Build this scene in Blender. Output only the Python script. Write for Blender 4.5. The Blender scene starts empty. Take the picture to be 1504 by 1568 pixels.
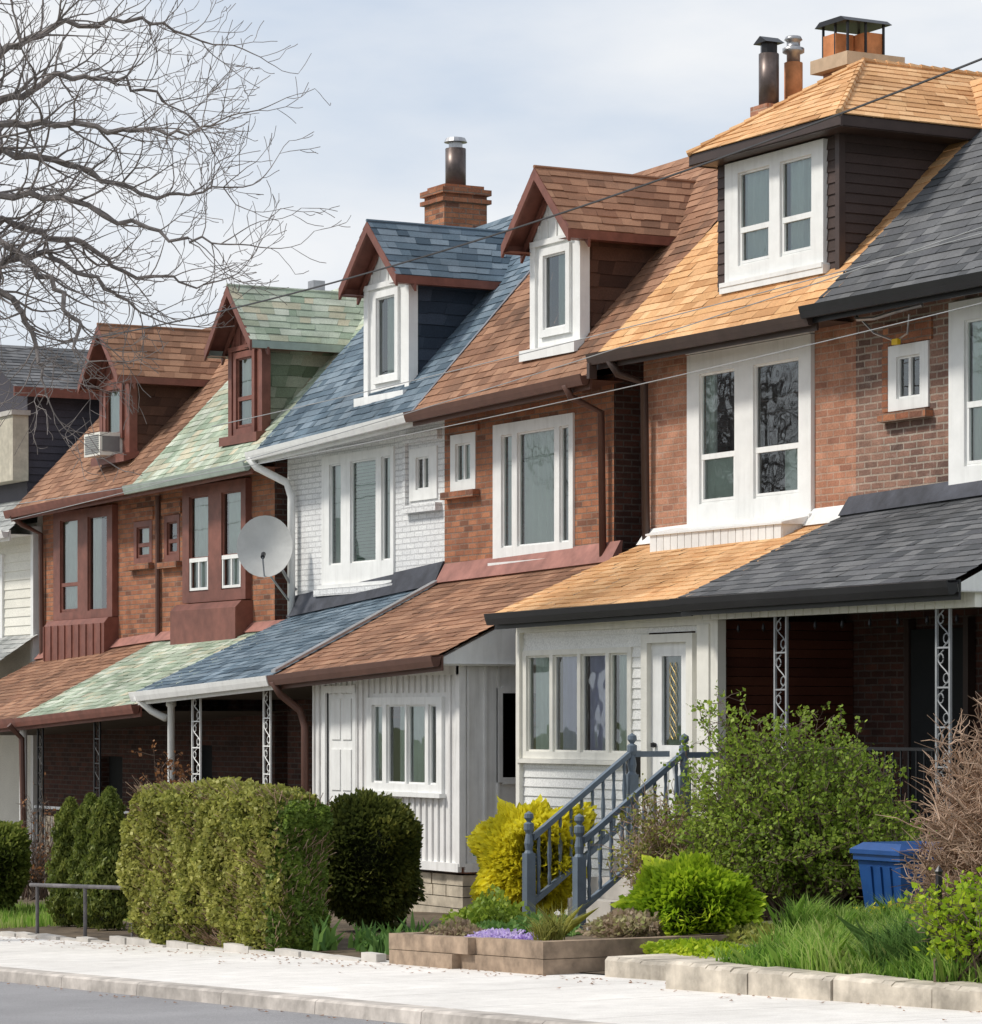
import bpy, math, random
import numpy as np
from mathutils import Vector
random.seed(7); rng=np.random.default_rng(7)
scene=bpy.context.scene
# ------------------------------------------------------------ helpers
def node(nt,t,props=None,**inp):
    n=nt.nodes.new(t)
    for k,v in (props or {}).items(): setattr(n,k,v)
    for k,v in inp.items():
        key=int(k[1:]) if (k[0]=='i' and k[1:].isdigit()) else k.replace('_',' ')
        s=n.inputs[key]
        if isinstance(v,bpy.types.NodeSocket): nt.links.new(v,s)
        else: s.default_value=v
    return n
def c4(c): return (c[0],c[1],c[2],1)
def newmat(name):
    m=bpy.data.materials.new(name); m.use_nodes=True
    nt=m.node_tree; nt.nodes.clear()
    out=nt.nodes.new('ShaderNodeOutputMaterial')
    return m,nt,out
def mixc(nt,fac,a,b,mode='MIX'):
    n=node(nt,'ShaderNodeMix',{'data_type':'RGBA','blend_type':mode})
    for i,v in ((0,fac),(6,a),(7,b)):
        if isinstance(v,bpy.types.NodeSocket): nt.links.new(v,n.inputs[i])
        else: n.inputs[i].default_value=v
    return n.outputs[2]
def objco(nt): return nt.nodes.new('ShaderNodeTexCoord').outputs['Object']
def noise(nt,co,scale,detail=4,rough=.6):
    return node(nt,'ShaderNodeTexNoise',None,Vector=co,Scale=scale,Detail=detail,Roughness=rough).outputs['Fac']
def remap(nt,v,a,b,c,d):
    return node(nt,'ShaderNodeMapRange',None,i0=v,i1=a,i2=b,i3=c,i4=d).outputs[0]
def grey(nt,v):
    return node(nt,'ShaderNodeCombineColor',None,Red=v,Green=v,Blue=v).outputs[0]
def finish(nt,out,col,rough=.6,bump=None,bs=.2,metal=0,spec=.3,dist=.01):
    p=node(nt,'ShaderNodeBsdfPrincipled',None,Base_Color=col,Roughness=rough,Metallic=metal)
    p.inputs['Specular IOR Level'].default_value=spec
    if bump is not None:
        b=node(nt,'ShaderNodeBump',None,Strength=bs,Distance=dist,Height=bump)
        nt.links.new(b.outputs[0],p.inputs['Normal'])
    nt.links.new(p.outputs[0],out.inputs[0]); return p
def simple(name,col,rough=.6,var=.15,scale=6,bump=.15,metal=0,spec=.3,dirt=0.0):
    m,nt,out=newmat(name); co=objco(nt)
    n1=noise(nt,co,scale); n2=noise(nt,co,scale*.17,3)
    f=remap(nt,n1,.3,.7,1-var,1+var); g=remap(nt,n2,.3,.7,1-var*.8,1+var*.8)
    c=mixc(nt,1.0,c4(col),grey(nt,f),'MULTIPLY'); c=mixc(nt,1.0,c,grey(nt,g),'MULTIPLY')
    if dirt>0:
        mp=node(nt,'ShaderNodeMapping',None,Vector=co); mp.inputs['Scale'].default_value=(9,9,.8)
        n3=noise(nt,mp.outputs[0],1.0,5)
        d=remap(nt,n3,.5,.75,0,dirt)
        c=mixc(nt,d,c,(.16,.14,.11,1))
    finish(nt,out,c,rough,noise(nt,co,scale*6),bump,metal,spec,.004)
    return m
def rndmat(name,cols,rough=.8,noise_scale=1.2,var=.2,leaf=False,attr='rnd',bump=.3,spec=.2,tl=.4,streak=0.0):
    m,nt,out=newmat(name); co=objco(nt)
    a=node(nt,'ShaderNodeAttribute',{'attribute_name':attr}).outputs['Fac']
    r=nt.nodes.new('ShaderNodeValToRGB'); nt.links.new(a,r.inputs[0])
    el=r.color_ramp.elements
    while len(el)<len(cols): el.new(.5)
    for i,c in enumerate(cols):
        el[i].position=i/(len(cols)-1); el[i].color=c4(c)
    f=remap(nt,noise(nt,co,noise_scale,5),.3,.7,1-var,1+var)
    c=mixc(nt,1.0,r.outputs[0],grey(nt,f),'MULTIPLY')
    if not leaf:
        f2=remap(nt,noise(nt,co,60,3),.3,.7,.82,1.18)
        c=mixc(nt,1.0,c,grey(nt,f2),'MULTIPLY')
        if streak>0:
            mp=node(nt,'ShaderNodeMapping',None,Vector=co); mp.inputs['Scale'].default_value=(5,.7,.7)
            c=mixc(nt,remap(nt,noise(nt,mp.outputs[0],1.0,5),.48,.72,0,streak),c,(.06,.055,.045,1))
        finish(nt,out,c,rough,noise(nt,co,120,2),bump,0,spec,.004)
    else:
        p=node(nt,'ShaderNodeBsdfPrincipled',None,Base_Color=c,Roughness=.5); p.inputs['Specular IOR Level'].default_value=.25
        t=node(nt,'ShaderNodeBsdfTranslucent',None,Color=c)
        mx=node(nt,'ShaderNodeMixShader',None,Fac=tl); nt.links.new(p.outputs[0],mx.inputs[1]); nt.links.new(t.outputs[0],mx.inputs[2])
        nt.links.new(mx.outputs[0],out.inputs[0])
    return m
def brickmat(name,c1,c2,mortar,c3=None,var=.25,mort=.011,bs=.6,rot=.35,cdark=None,wash=0.0,dth=.72):
    m,nt,out=newmat(name); co=objco(nt)
    s=node(nt,'ShaderNodeSeparateXYZ',None,Vector=co)
    g=nt.nodes.new('ShaderNodeNewGeometry')
    gn=node(nt,'ShaderNodeSeparateXYZ',None,Vector=g.outputs['True Normal'])
    ab=node(nt,'ShaderNodeMath',{'operation':'ABSOLUTE'},i0=gn.outputs[0]).outputs[0]
    gt=node(nt,'ShaderNodeMath',{'operation':'GREATER_THAN'},i0=ab,i1=.6).outputs[0]
    mx=node(nt,'ShaderNodeMix',{'data_type':'FLOAT'},i0=gt,i2=s.outputs[0],i3=s.outputs[1]).outputs[0]
    cv=node(nt,'ShaderNodeCombineXYZ',None,X=mx,Y=s.outputs[2]).outputs[0]
    wob=node(nt,'ShaderNodeTexNoise',None,Vector=co,Scale=9.0,Detail=2.0).outputs['Color']
    wv=node(nt,'ShaderNodeVectorMath',{'operation':'SCALE'},i0=wob,Scale=.014).outputs[0]
    cv=node(nt,'ShaderNodeVectorMath',{'operation':'ADD'},i0=cv,i1=wv).outputs[0]
    def bt(vec,a,b_,mo):
        b=node(nt,'ShaderNodeTexBrick',{'offset':.5},Vector=vec,Color1=c4(a),Color2=c4(b_),Mortar=c4(mo),Scale=1.0)
        b.inputs['Mortar Size'].default_value=mort; b.inputs['Mortar Smooth'].default_value=.3
        b.inputs['Bias'].default_value=0; b.inputs['Brick Width'].default_value=.225; b.inputs['Row Height'].default_value=.075
        return b
    b=bt(cv,c1,c2,mortar); c=b.outputs['Color']
    if cdark is not None:
        cv2=node(nt,'ShaderNodeVectorMath',{'operation':'ADD'},i0=cv,i1=(22.5,15.0,0)).outputs[0]
        b2=bt(cv2,(0,0,0),(1,1,1),(0,0,0))
        dk=remap(nt,b2.outputs['Color'],dth,dth+.2,0,.8)
        c=mixc(nt,dk,c,c4(cdark))
    if c3 is not None:
        f=remap(nt,noise(nt,co,1.1,6,.7),.48,.68,0,rot)
        c=mixc(nt,f,c,c4(c3))
    if wash>0:
        f=remap(nt,noise(nt,co,2.3,7,.75),.56,.70,0,wash); c=mixc(nt,f,c,(.62,.52,.46,1))
    f=remap(nt,noise(nt,co,3.5,5,.7),.3,.7,1-var,1+var)
    c=mixc(nt,1.0,c,grey(nt,f),'MULTIPLY')
    f=remap(nt,noise(nt,co,45,3,.7),.3,.7,.8,1.2)
    c=mixc(nt,1.0,c,grey(nt,f),'MULTIPLY')
    h=node(nt,'ShaderNodeMath',{'operation':'SUBTRACT'},i0=noise(nt,co,40,3),i1=b.outputs['Fac']).outputs[0]
    finish(nt,out,c,.85,h,bs,0,.2,.012)
    return m

class MB:
    def __init__(s): s.v=[];s.f=[];s.r=[]
    def face(s,pts,r=None):
        i=len(s.v); s.v.extend([tuple(p) for p in pts]); s.f.append(tuple(range(i,i+len(pts)))); s.r.append(random.random() if r is None else r)
    def box(s,x0,x1,y0,y1,z0,z1,r=None):
        r=random.random() if r is None else r
        p=[(x0,y0,z0),(x1,y0,z0),(x1,y1,z0),(x0,y1,z0),(x0,y0,z1),(x1,y0,z1),(x1,y1,z1),(x0,y1,z1)]
        for q in ((0,1,5,4),(1,2,6,5),(2,3,7,6),(3,0,4,7),(4,5,6,7),(3,2,1,0)): s.face([p[k] for k in q],r)
    def beam(s,p,q,prof,r=None):
        p=Vector(p);q=Vector(q);n=len(prof);r=random.random() if r is None else r
        A=[p+Vector((0,a,b)) for a,b in prof];B=[q+Vector((0,a,b)) for a,b in prof]
        for i in range(n):
            j=(i+1)%n; s.face([A[i],B[i],B[j],A[j]],r)
        s.face(A,r); s.face(B[::-1],r)
    def prism(s,poly,d,r=None):
        d=Vector(d);A=[Vector(p) for p in poly];B=[p+d for p in A];r=random.random() if r is None else r
        s.face(A,r);s.face(B[::-1],r)
        for i in range(len(A)):
            j=(i+1)%len(A); s.face([A[j],A[i],B[i],B[j]],r)
    def tube(s,pts,rad,n=8,r=None,cap=True):
        pts=[Vector(p) for p in pts]; r=random.random() if r is None else r
        if not hasattr(rad,'__len__'): rad=[rad]*len(pts)
        rings=[];prev=None
        for i,p in enumerate(pts):
            d=(pts[min(i+1,len(pts)-1)]-pts[max(i-1,0)])
            if d.length<1e-9: d=Vector((0,0,1))
            d.normalize()
            if prev is None:
                a=Vector((0,0,1)) if abs(d.z)<.9 else Vector((1,0,0)); u=d.cross(a).normalized()
            else:
                u=(prev-d*prev.dot(d)); u=u.normalized() if u.length>1e-6 else d.orthogonal().normalized()
            prev=u; w=d.cross(u); i0=len(s.v)
            for k in range(n):
                t=2*math.pi*k/n; s.v.append(tuple(p+(u*math.cos(t)+w*math.sin(t))*rad[i]))
            rings.append(i0)
        for a,b in zip(rings[:-1],rings[1:]):
            for k in range(n):
                s.f.append((a+k,a+(k+1)%n,b+(k+1)%n,b+k)); s.r.append(r)
        if cap and n>2:
            s.f.append(tuple(rings[0]+k for k in range(n))[::-1]); s.r.append(r)
            s.f.append(tuple(rings[-1]+k for k in range(n))); s.r.append(r)
    def lathe(s,c,prof,n=14,r=None):
        s.tube([Vector((c[0],c[1],c[2]+z)) for _,z in prof],[max(a,1e-4) for a,_ in prof],n,r)
    def obj(s,name,mat,parent=None,smooth=False):
        if not s.f: return None
        me=bpy.data.meshes.new(name); me.from_pydata(s.v,[],s.f)
        a=me.attributes.new('rnd','FLOAT','FACE'); a.data.foreach_set('value',np.array(s.r,dtype=np.float32))
        if smooth: me.polygons.foreach_set('use_smooth',[True]*len(me.polygons))
        me.materials.append(mat); me.update()
        o=bpy.data.objects.new(name,me); scene.collection.objects.link(o)
        if parent is not None: o.parent=parent
        return o
def empty(name):
    o=bpy.data.objects.new(name,None); scene.collection.objects.link(o); o.empty_display_size=.3; return o
class Group:
    def __init__(s,name): s.e=empty(name); s.b={}
    def __call__(s,part,mat):
        k=(part,mat.name)
        if k not in s.b: s.b[k]=(MB(),mat)
        return s.b[k][0]
    def done(s,smooth=()):
        for (part,_),(mb,mat) in s.b.items(): mb.obj(part,mat,s.e,part in smooth)
def shingles(mb,A,B,C,D,course=.14,w=.24,lift=.009,jit=.9):
    A,B,C,D=map(Vector,(A,B,C,D))
    e=(B-A) if (B-A).length>(C-D).length else (C-D)
    up=(D-A) if (D-A).length>.01 else (C-B)
    nrm=e.cross(up).normalized(); upn=up.normalized()
    L=max(((A+B)/2-(C+D)/2).length,.05); n=max(1,round(L/course))
    for i in range(n):
        t0=i/n;t1=(i+1)/n
        l0=A.lerp(D,t0);l1=A.lerp(D,t1);r0=B.lerp(C,t0);r1=B.lerp(C,t1)
        wd=max((r0-l0).length,(r1-l1).length)
        if w is None: ss=[0,1]
        else:
            k=max(1,round(wd/w)); off=random.random()
            ss=sorted(set([0.0,1.0]+[min(1,max(0,(j+off+random.uniform(-.35,.35)*jit)/k)) for j in range(k)]))
        cb=random.uniform(-.12,.12)
        for a,b in zip(ss[:-1],ss[1:]):
            lf=lift*(random.uniform(.5,1.5) if w else 1)
            dn=upn*(random.uniform(-.012,.004) if (w and i>0) else 0)
            p0=l0.lerp(r0,a)+dn;p1=l0.lerp(r0,b)+dn;p2=l1.lerp(r1,b);p3=l1.lerp(r1,a)
            q0=p0+nrm*lf;q1=p1+nrm*lf
            rr=min(1,max(0,random.random()+cb))
            mb.face([q0,q1,p2,p3],rr); mb.face([p0-nrm*.002,p1-nrm*.002,q1,q0],rr*.6)
def wall(mb,X0,X1,z0,z1,Y,holes,depth=.14,flip=False):
    xs=sorted(set([X0,X1]+[h[0] for h in holes]+[h[1] for h in holes])); zs=sorted(set([z0,z1]+[h[2] for h in holes]+[h[3] for h in holes]))
    xs=[x for x in xs if X0<=x<=X1]; zs=[z for z in zs if z0<=z<=z1]
    for a,b in zip(xs[:-1],xs[1:]):
        for c,d in zip(zs[:-1],zs[1:]):
            mx=(a+b)/2;mz=(c+d)/2
            if any(h[0]<mx<h[1] and h[2]<mz<h[3] for h in holes): continue
            mb.face([(a,Y,c),(b,Y,c),(b,Y,d),(a,Y,d)],.5)
    for a,b,c,d in holes:
        y=Y+depth
        mb.face([(a,Y,c),(a,Y,d),(a,y,d),(a,y,c)],.5); mb.face([(b,Y,d),(b,Y,c),(b,y,c),(b,y,d)],.5)
        mb.face([(a,Y,c),(a,y,c),(b,y,c),(b,Y,c)],.5); mb.face([(a,Y,d),(b,Y,d),(b,y,d),(a,y,d)],.5)
# ------------------------------------------------------------ materials
WHITE=simple('white_paint',(.80,.80,.78),.5,.05,5,.1,dirt=.16)
CREAM=simple('cream_paint',(.76,.74,.67),.5,.06,5,.1,dirt=.16)
WOODW=simple('weathered_white_boards',(.76,.75,.73),.6,.07,4,.15,dirt=.3)
OXB=simple('oxblood_paint',(.19,.075,.055),.5,.2,6,.1)
BRN=simple('brown_metal',(.12,.06,.045),.45,.12,6,.05)
DBRN=simple('dark_brown_metal',(.06,.04,.034),.4,.12,6,.05)
BLK=simple('black_metal',(.018,.018,.02),.35,.15,6,.05)
GREENT=simple('sage_trim',(.34,.40,.35),.5,.12,6,.1)
SID_D=rndmat('dark_brown_siding',[(.06,.042,.037),(.078,.054,.048)],.55,3,.12,bump=.1)
SID_K=rndmat('charcoal_siding',[(.055,.05,.062),(.07,.065,.08)],.55,3,.12,bump=.1)
SID_W=rndmat('white_clapboard',[(.76,.76,.73),(.80,.79,.76)],.5,2,.05,bump=.1)
SID_C=rndmat('cream_clapboard',[(.70,.68,.60),(.76,.74,.66)],.5,2,.06,bump=.1)
SID_R=rndmat('stained_wood_boards',[(.065,.022,.014),(.11,.038,.022)],.6,2,.2,bump=.1)
SH_O=rndmat('tan_shingles',[(.48,.25,.11),(.62,.35,.16),(.74,.46,.24),(.58,.31,.14),(.68,.40,.20)],.85,1.0,.12,streak=.15)
SH_K=rndmat('charcoal_shingles',[(.065,.068,.073),(.105,.108,.114),(.155,.156,.16),(.085,.087,.095)],.85,.8,.25,streak=.2)
SH_B=rndmat('slate_blue_shingles',[(.06,.09,.12),(.11,.155,.195),(.19,.24,.285),(.08,.115,.15)],.85,.9,.25,streak=.2)
SH_R=rndmat('brown_shingles',[(.18,.095,.06),(.27,.14,.085),(.36,.20,.125),(.21,.105,.065)],.85,.9,.25,streak=.25)
SH_G=rndmat('green_shingles',[(.24,.30,.22),(.37,.43,.33),(.52,.55,.46),(.27,.34,.25),(.50,.46,.34)],.85,1.1,.3,streak=.3)
SH_GD=rndmat('dark_green_shingles',[(.08,.10,.06),(.15,.18,.12),(.27,.28,.21),(.20,.17,.12)],.85,1.1,.3)
SH_BD=rndmat('navy_shingles',[(.02,.03,.045),(.05,.065,.09)],.85,1,.2)
SH_RD=rndmat('dark_brown_shingles',[(.055,.028,.02),(.11,.056,.038)],.85,1,.2)
SH_GY=rndmat('grey_shingles',[(.26,.27,.26),(.37,.38,.37),(.46,.46,.44)],.85,1,.2,streak=.2)
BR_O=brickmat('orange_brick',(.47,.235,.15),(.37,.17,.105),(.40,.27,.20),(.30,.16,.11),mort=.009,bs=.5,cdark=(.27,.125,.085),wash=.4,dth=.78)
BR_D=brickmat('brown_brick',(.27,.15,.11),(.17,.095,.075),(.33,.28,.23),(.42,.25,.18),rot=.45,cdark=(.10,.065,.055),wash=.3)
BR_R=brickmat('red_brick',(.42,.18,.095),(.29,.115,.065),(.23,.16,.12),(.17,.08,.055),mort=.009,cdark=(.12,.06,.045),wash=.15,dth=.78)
BR_W=brickmat('white_painted_brick',(.78,.78,.77),(.72,.72,.72),(.60,.60,.60),None,.05,.008,.9)
BR_S=brickmat('shade_darkened_brick',(.11,.045,.032),(.055,.027,.022),(.10,.08,.07),(.025,.022,.02))  # brick darkened: the shade inside the porches is put into the colour
STONE=simple('limestone',(.46,.40,.31),.9,.3,5,.6)
CONC=simple('concrete',(.50,.47,.43),.9,.18,3,.4)
PFLR=simple('porch_floor_paint',(.10,.09,.085),.8,.2,3,.2)
DARKS=simple('dark_soffit',(.10,.085,.07),.7,.1,4,.1)  # porch soffits coloured dark to deepen the shade beneath them
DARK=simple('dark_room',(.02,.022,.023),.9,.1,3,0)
CURT=simple('curtain_cloth',(.82,.89,.83),.9,.06,3,.1)
CURTL=simple('lilac_curtain',(.66,.66,.82),.9,.08,3,.1)
METL=simple('galvanised_metal',(.42,.42,.43),.35,.15,8,.1,metal=.7)
GREYP=simple('grey_post_paint',(.30,.31,.32),.5,.1,8,.05)
RUST=simple('aged_flue_metal',(.14,.11,.10),.4,.5,4,.1,metal=.5)
TERRA=simple('terracotta',(.55,.22,.09),.8,.2,8,.2)
GREYW=simple('blue_grey_paint',(.13,.165,.205),.5,.14,6,.1)
SOIL=simple('soil',(.12,.09,.06),.95,.35,9,.8)
TIMB=simple('weathered_timber',(.30,.22,.155),.8,.35,7,.5)
BARK=simple('bark',(.21,.185,.175),.9,.3,14,.5)
BLUEP=simple('blue_plastic',(.014,.06,.20),.4,.15,4,.05)
GREENP=simple('green_plastic',(.02,.16,.07),.4,.1,4,.05)
CABLE=simple('cable_rubber',(.07,.07,.075),.6,.1,3,0)
CABLEL=simple('grey_cable',(.35,.36,.37),.6,.1,3,0)
FLASHK=simple('tar_flashing',(.05,.053,.066),.6,.35,5,.6)
FLASHR=simple('red_flashing',(.33,.15,.12),.6,.25,5,.2)
def glassmat():
    m,nt,out=newmat('window_glass')
    t=node(nt,'ShaderNodeBsdfTransparent',None,Color=(.92,.96,.94,1))
    g=node(nt,'ShaderNodeBsdfGlossy',None,Color=(.92,.96,.97,1),Roughness=.015)
    co=objco(nt); b=node(nt,'ShaderNodeBump',None,Strength=.16,Distance=.02,Height=noise(nt,co,1.6,2)); nt.links.new(b.outputs[0],g.inputs['Normal'])
    f=node(nt,'ShaderNodeFresnel',None,IOR=2.25)
    mx=node(nt,'ShaderNodeMixShader',None,Fac=f.outputs[0]); nt.links.new(t.outputs[0],mx.inputs[1]); nt.links.new(g.outputs[0],mx.inputs[2])
    nt.links.new(mx.outputs[0],out.inputs[0]); return m
GLASS=glassmat()
# ------------------------------------------------------------ ground
def zg(x): return .033*(max(-75,min(12,x))+18)
def strip(mb,x0,x1,y0,y1,dz0,dz1=None,step=2.0,ny=1,fn=None):
    dz1=dz0 if dz1 is None else dz1
    n=max(1,int(abs(x1-x0)/step))
    for i in range(n):
        a=x0+(x1-x0)*i/n;b=x0+(x1-x0)*(i+1)/n
        for j in range(ny):
            s=j/ny;t=(j+1)/ny; ya=y0+(y1-y0)*s;yb=y0+(y1-y0)*t
            da=dz0+(dz1-dz0)*s;db=dz0+(dz1-dz0)*t
            mb.face([(a,ya,zg(a)+da),(b,ya,zg(b)+da),(b,yb,zg(b)+db),(a,yb,zg(a)+db)],.5)
m,nt,out=newmat('lawn_ground'); co=objco(nt)
c=mixc(nt,remap(nt,noise(nt,co,2.5,6),.35,.65,0,1),(.08,.12,.03,1),(.15,.14,.075,1)); finish(nt,out,c,.95,noise(nt,co,30),.6); GRND=m
g=MB()
for (a,b) in ((-900,-75),(-75,12),(12,900)): strip(g,a,b,-600,900,-.16,-.16,step=200)
g.obj('ground',GRND)
m,nt,out=newmat('asphalt'); co=objco(nt)
c=mixc(nt,remap(nt,noise(nt,co,90,3),.3,.7,0,1),(.20,.195,.20,1),(.33,.325,.33,1))
c=mixc(nt,1.0,c,grey(nt,remap(nt,noise(nt,co,.8,5),.3,.7,.85,1.12)),'MULTIPLY')
finish(nt,out,c,.9,noise(nt,co,150,2),.4); ASPH=m
g=MB(); strip(g,-75,12,0,10.22,-.10); strip(g,12,200,0,10.22,-.1); strip(g,-300,-75,0,10.22,-.1); g.obj('road',ASPH)
m,nt,out=newmat('sidewalk_concrete'); co=objco(nt)
s=node(nt,'ShaderNodeSeparateXYZ',None,Vector=co)
md=node(nt,'ShaderNodeMath',{'operation':'PINGPONG'},i0=s.outputs[0],i1=.8).outputs[0]
ln=node(nt,'ShaderNodeMath',{'operation':'LESS_THAN'},i0=md,i1=.006).outputs[0]
c=mixc(nt,remap(nt,noise(nt,co,4,6,.7),.3,.7,0,1),(.64,.61,.57,1),(.78,.75,.71,1))
c=mixc(nt,1.0,c,grey(nt,remap(nt,noise(nt,co,.6,4),.3,.7,.88,1.08)),'MULTIPLY')
c=mixc(nt,1.0,c,grey(nt,remap(nt,noise(nt,co,110,2),.3,.7,.88,1.1)),'MULTIPLY')
c=mixc(nt,remap(nt,noise(nt,co,1.7,8,.8),.60,.70,0,.35),c,(.30,.26,.22,1))
c=mixc(nt,ln,c,(.34,.31,.28,1)); finish(nt,out,c,.9,noise(nt,co,80),.3); SWALK=m
g=MB(); strip(g,-75,12,10.42,13.25,0,.02); strip(g,12,80,10.42,13.25,0,.02);strip(g,-200,-75,10.42,13.25,0,.02); g.obj('sidewalk',SWALK)
KERB=simple('kerb_concrete',(.44,.40,.36),.9,.32,5,.6)
g=MB()
x=-80.0
while x<20:
    b=x+1.6; p=[]
    for xx in (x+.004,b-.004):
        z=zg(xx)
        p.append([(xx,10.2,z-.14),(xx,10.21,z-.012),(xx,10.235,z+.004),(xx,10.42,z+.004),(xx,10.42,z-.14)])
    for i in range(4): g.face([p[0][i],p[1][i],p[1][i+1],p[0][i+1]],.5)
    g.face(p[0],.5); g.face(p[1][::-1],.5)
    x=b
g.obj('kerb',KERB)
g=MB(); strip(g,-75,12,13.25,20.5,.03,.22,ny=5); g.obj('front_yard_soil',SOIL)
# ------------------------------------------------------------ house parts
def window(G,X0,X1,z0,z1,Y,panes,fm=WHITE,proud=.05,thick=.12,curt=None,sill=True,mid=None,part='window'):
    yf=Y-proud
    wall(G(part+'_frame',fm),X0,X1,z0,z1,yf,[p[:4] for p in panes],depth=.07)
    f=G(part+'_frame',fm)
    f.face([(X1,yf,z0),(X1,Y+thick,z0),(X1,Y+thick,z1),(X1,yf,z1)],.5); f.face([(X0,Y+thick,z0),(X0,yf,z0),(X0,yf,z1),(X0,Y+thick,z1)],.5)
    f.face([(X0,yf,z1),(X1,yf,z1),(X1,Y+thick,z1),(X0,Y+thick,z1)],.5)
    if sill:
        f.box(X0-.04,X1+.04,yf-.05,Y+.02,z0-.05,z0-.002)
    for p in panes:
        a,b,c,d=p[:4]; kind=p[4] if len(p)>4 else 'f'
        yg=yf+.05
        G(part+'_glass',GLASS).face([(a,yg,c),(b,yg,c),(b,yg,d),(a,yg,d)],.5)
        s=.022
        for q in ((a,a+s,c,d),(b-s,b,c,d),(a+s,b-s,c,c+s),(a+s,b-s,d-s,d)): f.box(q[0],q[1],yg-.022,yg+.012,q[2],q[3],.5)
        if kind=='d':
            zm=c+(d-c)*(mid or .42); f.box(a+s,b-s,yg-.03,yg+.01,zm-.03,zm+.03,.5)
            f.box(a+s,a+s+.03,yg-.026,yg+.008,c+s,zm-.03,.5); f.box(b-s-.03,b-s,yg-.026,yg+.008,c+s,zm-.03,.5)
            f.box(a+s+.03,b-s-.03,yg-.026,yg+.008,c+s,c+s+.03,.5)
        if kind=='m':
            xm=(a+b)/2; f.box(xm-.02,xm+.02,yg-.025,yg+.01,c+s,d-s,.5)
        cm=p[5] if len(p)>5 else curt
        if cm is not None:
            cb=G('curtain',cm); yc=yg+.05; cov=p[6] if len(p)>6 else (0,1)
            xa=a+(b-a)*cov[0];xb=a+(b-a)*cov[1]; n=max(6,int((xb-xa)/.018)); ph=random.random()*6; fq=random.uniform(45,65)
            pr=None
            for i in range(n+1):
                xx=xa+(xb-xa)*i/n; yy=yc+.016*math.sin(xx*fq+ph)+.012*math.sin(xx*23+ph)
                if pr: cb.face([(pr[0],pr[1],c),(xx,yy,c),(xx,yy,d),(pr[0],pr[1],d)],.5)
                pr=(xx,yy)
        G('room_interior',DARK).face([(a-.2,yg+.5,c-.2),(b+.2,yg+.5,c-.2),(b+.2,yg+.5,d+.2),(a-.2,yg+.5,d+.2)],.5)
    return (X0+.02,X1-.02,z0+.02,z1-.02)
GUT=[(0,0),(-.02,-.10),(-.05,-.125),(-.10,-.125),(-.125,-.06),(-.14,0),(-.125,.004),(-.115,-.02),(-.012,-.02)]
def gutter(G,p,q,mat,fascia=None):
    G('gutter',mat).beam(p,q,GUT,.5)
    fm=fascia or mat
    G('fascia',fm).beam((p[0],p[1]+.003,p[2]),(q[0],q[1]+.003,q[2]),[(0,.01),(0,-.17),(.025,-.17),(.025,.01)],.5)
def downspout(G,pts,mat,r=.04): G('downspout',mat).tube(pts,r,8,.5)
def house_shell(G,X0,X1,zl,zr,slope,wallmat,sidemat,roofmat,holes,Y=20.0,Ye=19.55,Yr=22.45,zb=-1.3,xl=None,xr=None,lower=None,zsplit=2.8,left=True,soffit=WHITE):
    xl=X0 if xl is None else xl; xr=X1 if xr is None else xr
    zt=min(zl,zr)+.15
    if lower is None: wall(G('facade_wall',wallmat),X0,X1,zb,zt,Y,holes,.2)
    else:
        wall(G('facade_wall',wallmat),X0,X1,zsplit,zt,Y,[h for h in holes if h[2]>zsplit],.2)
        wall(G('ground_floor_wall',lower),X0,X1,zb,zsplit,Y,[h for h in holes if h[3]<=zsplit],.2)
    s=G('side_wall',sidemat); zrl=zl+slope*(Yr-Ye); zrr=zr+slope*(Yr-Ye)
    s.face([(X1,Y,zb),(X1,28,zb),(X1,28,zr+.2),(X1,Yr,zrr-.05),(X1,Y,zr+slope*(Y-Ye)-.05)],.5)
    s.face([(X0,28,zb),(X0,Y,zb),(X0,Y,zl+slope*(Y-Ye)-.05),(X0,Yr,zrl-.05),(X0,28,zl+.2)],.5)
    s.face([(X1,28,zb),(X0,28,zb),(X0,28,zl+.2),(X1,28,zr+.2)],.5)
    r=G('roof',roofmat)
    shingles(r,(xl,Ye-.03,zl),(xr,Ye-.03,zr),(xr,Yr,zrr),(xl,Yr,zrl))
    shingles(r,(xr,28.4,zr-.1),(xl,28.4,zl-.1),(xl,Yr,zrl),(xr,Yr,zrr),course=.3,w=.6)
    G('soffit',soffit).face([(xl,Ye,zl-.06),(xl,Y,zl-.06),(xr,Y,zr-.06),(xr,Ye,zr-.06)],.5)
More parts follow.
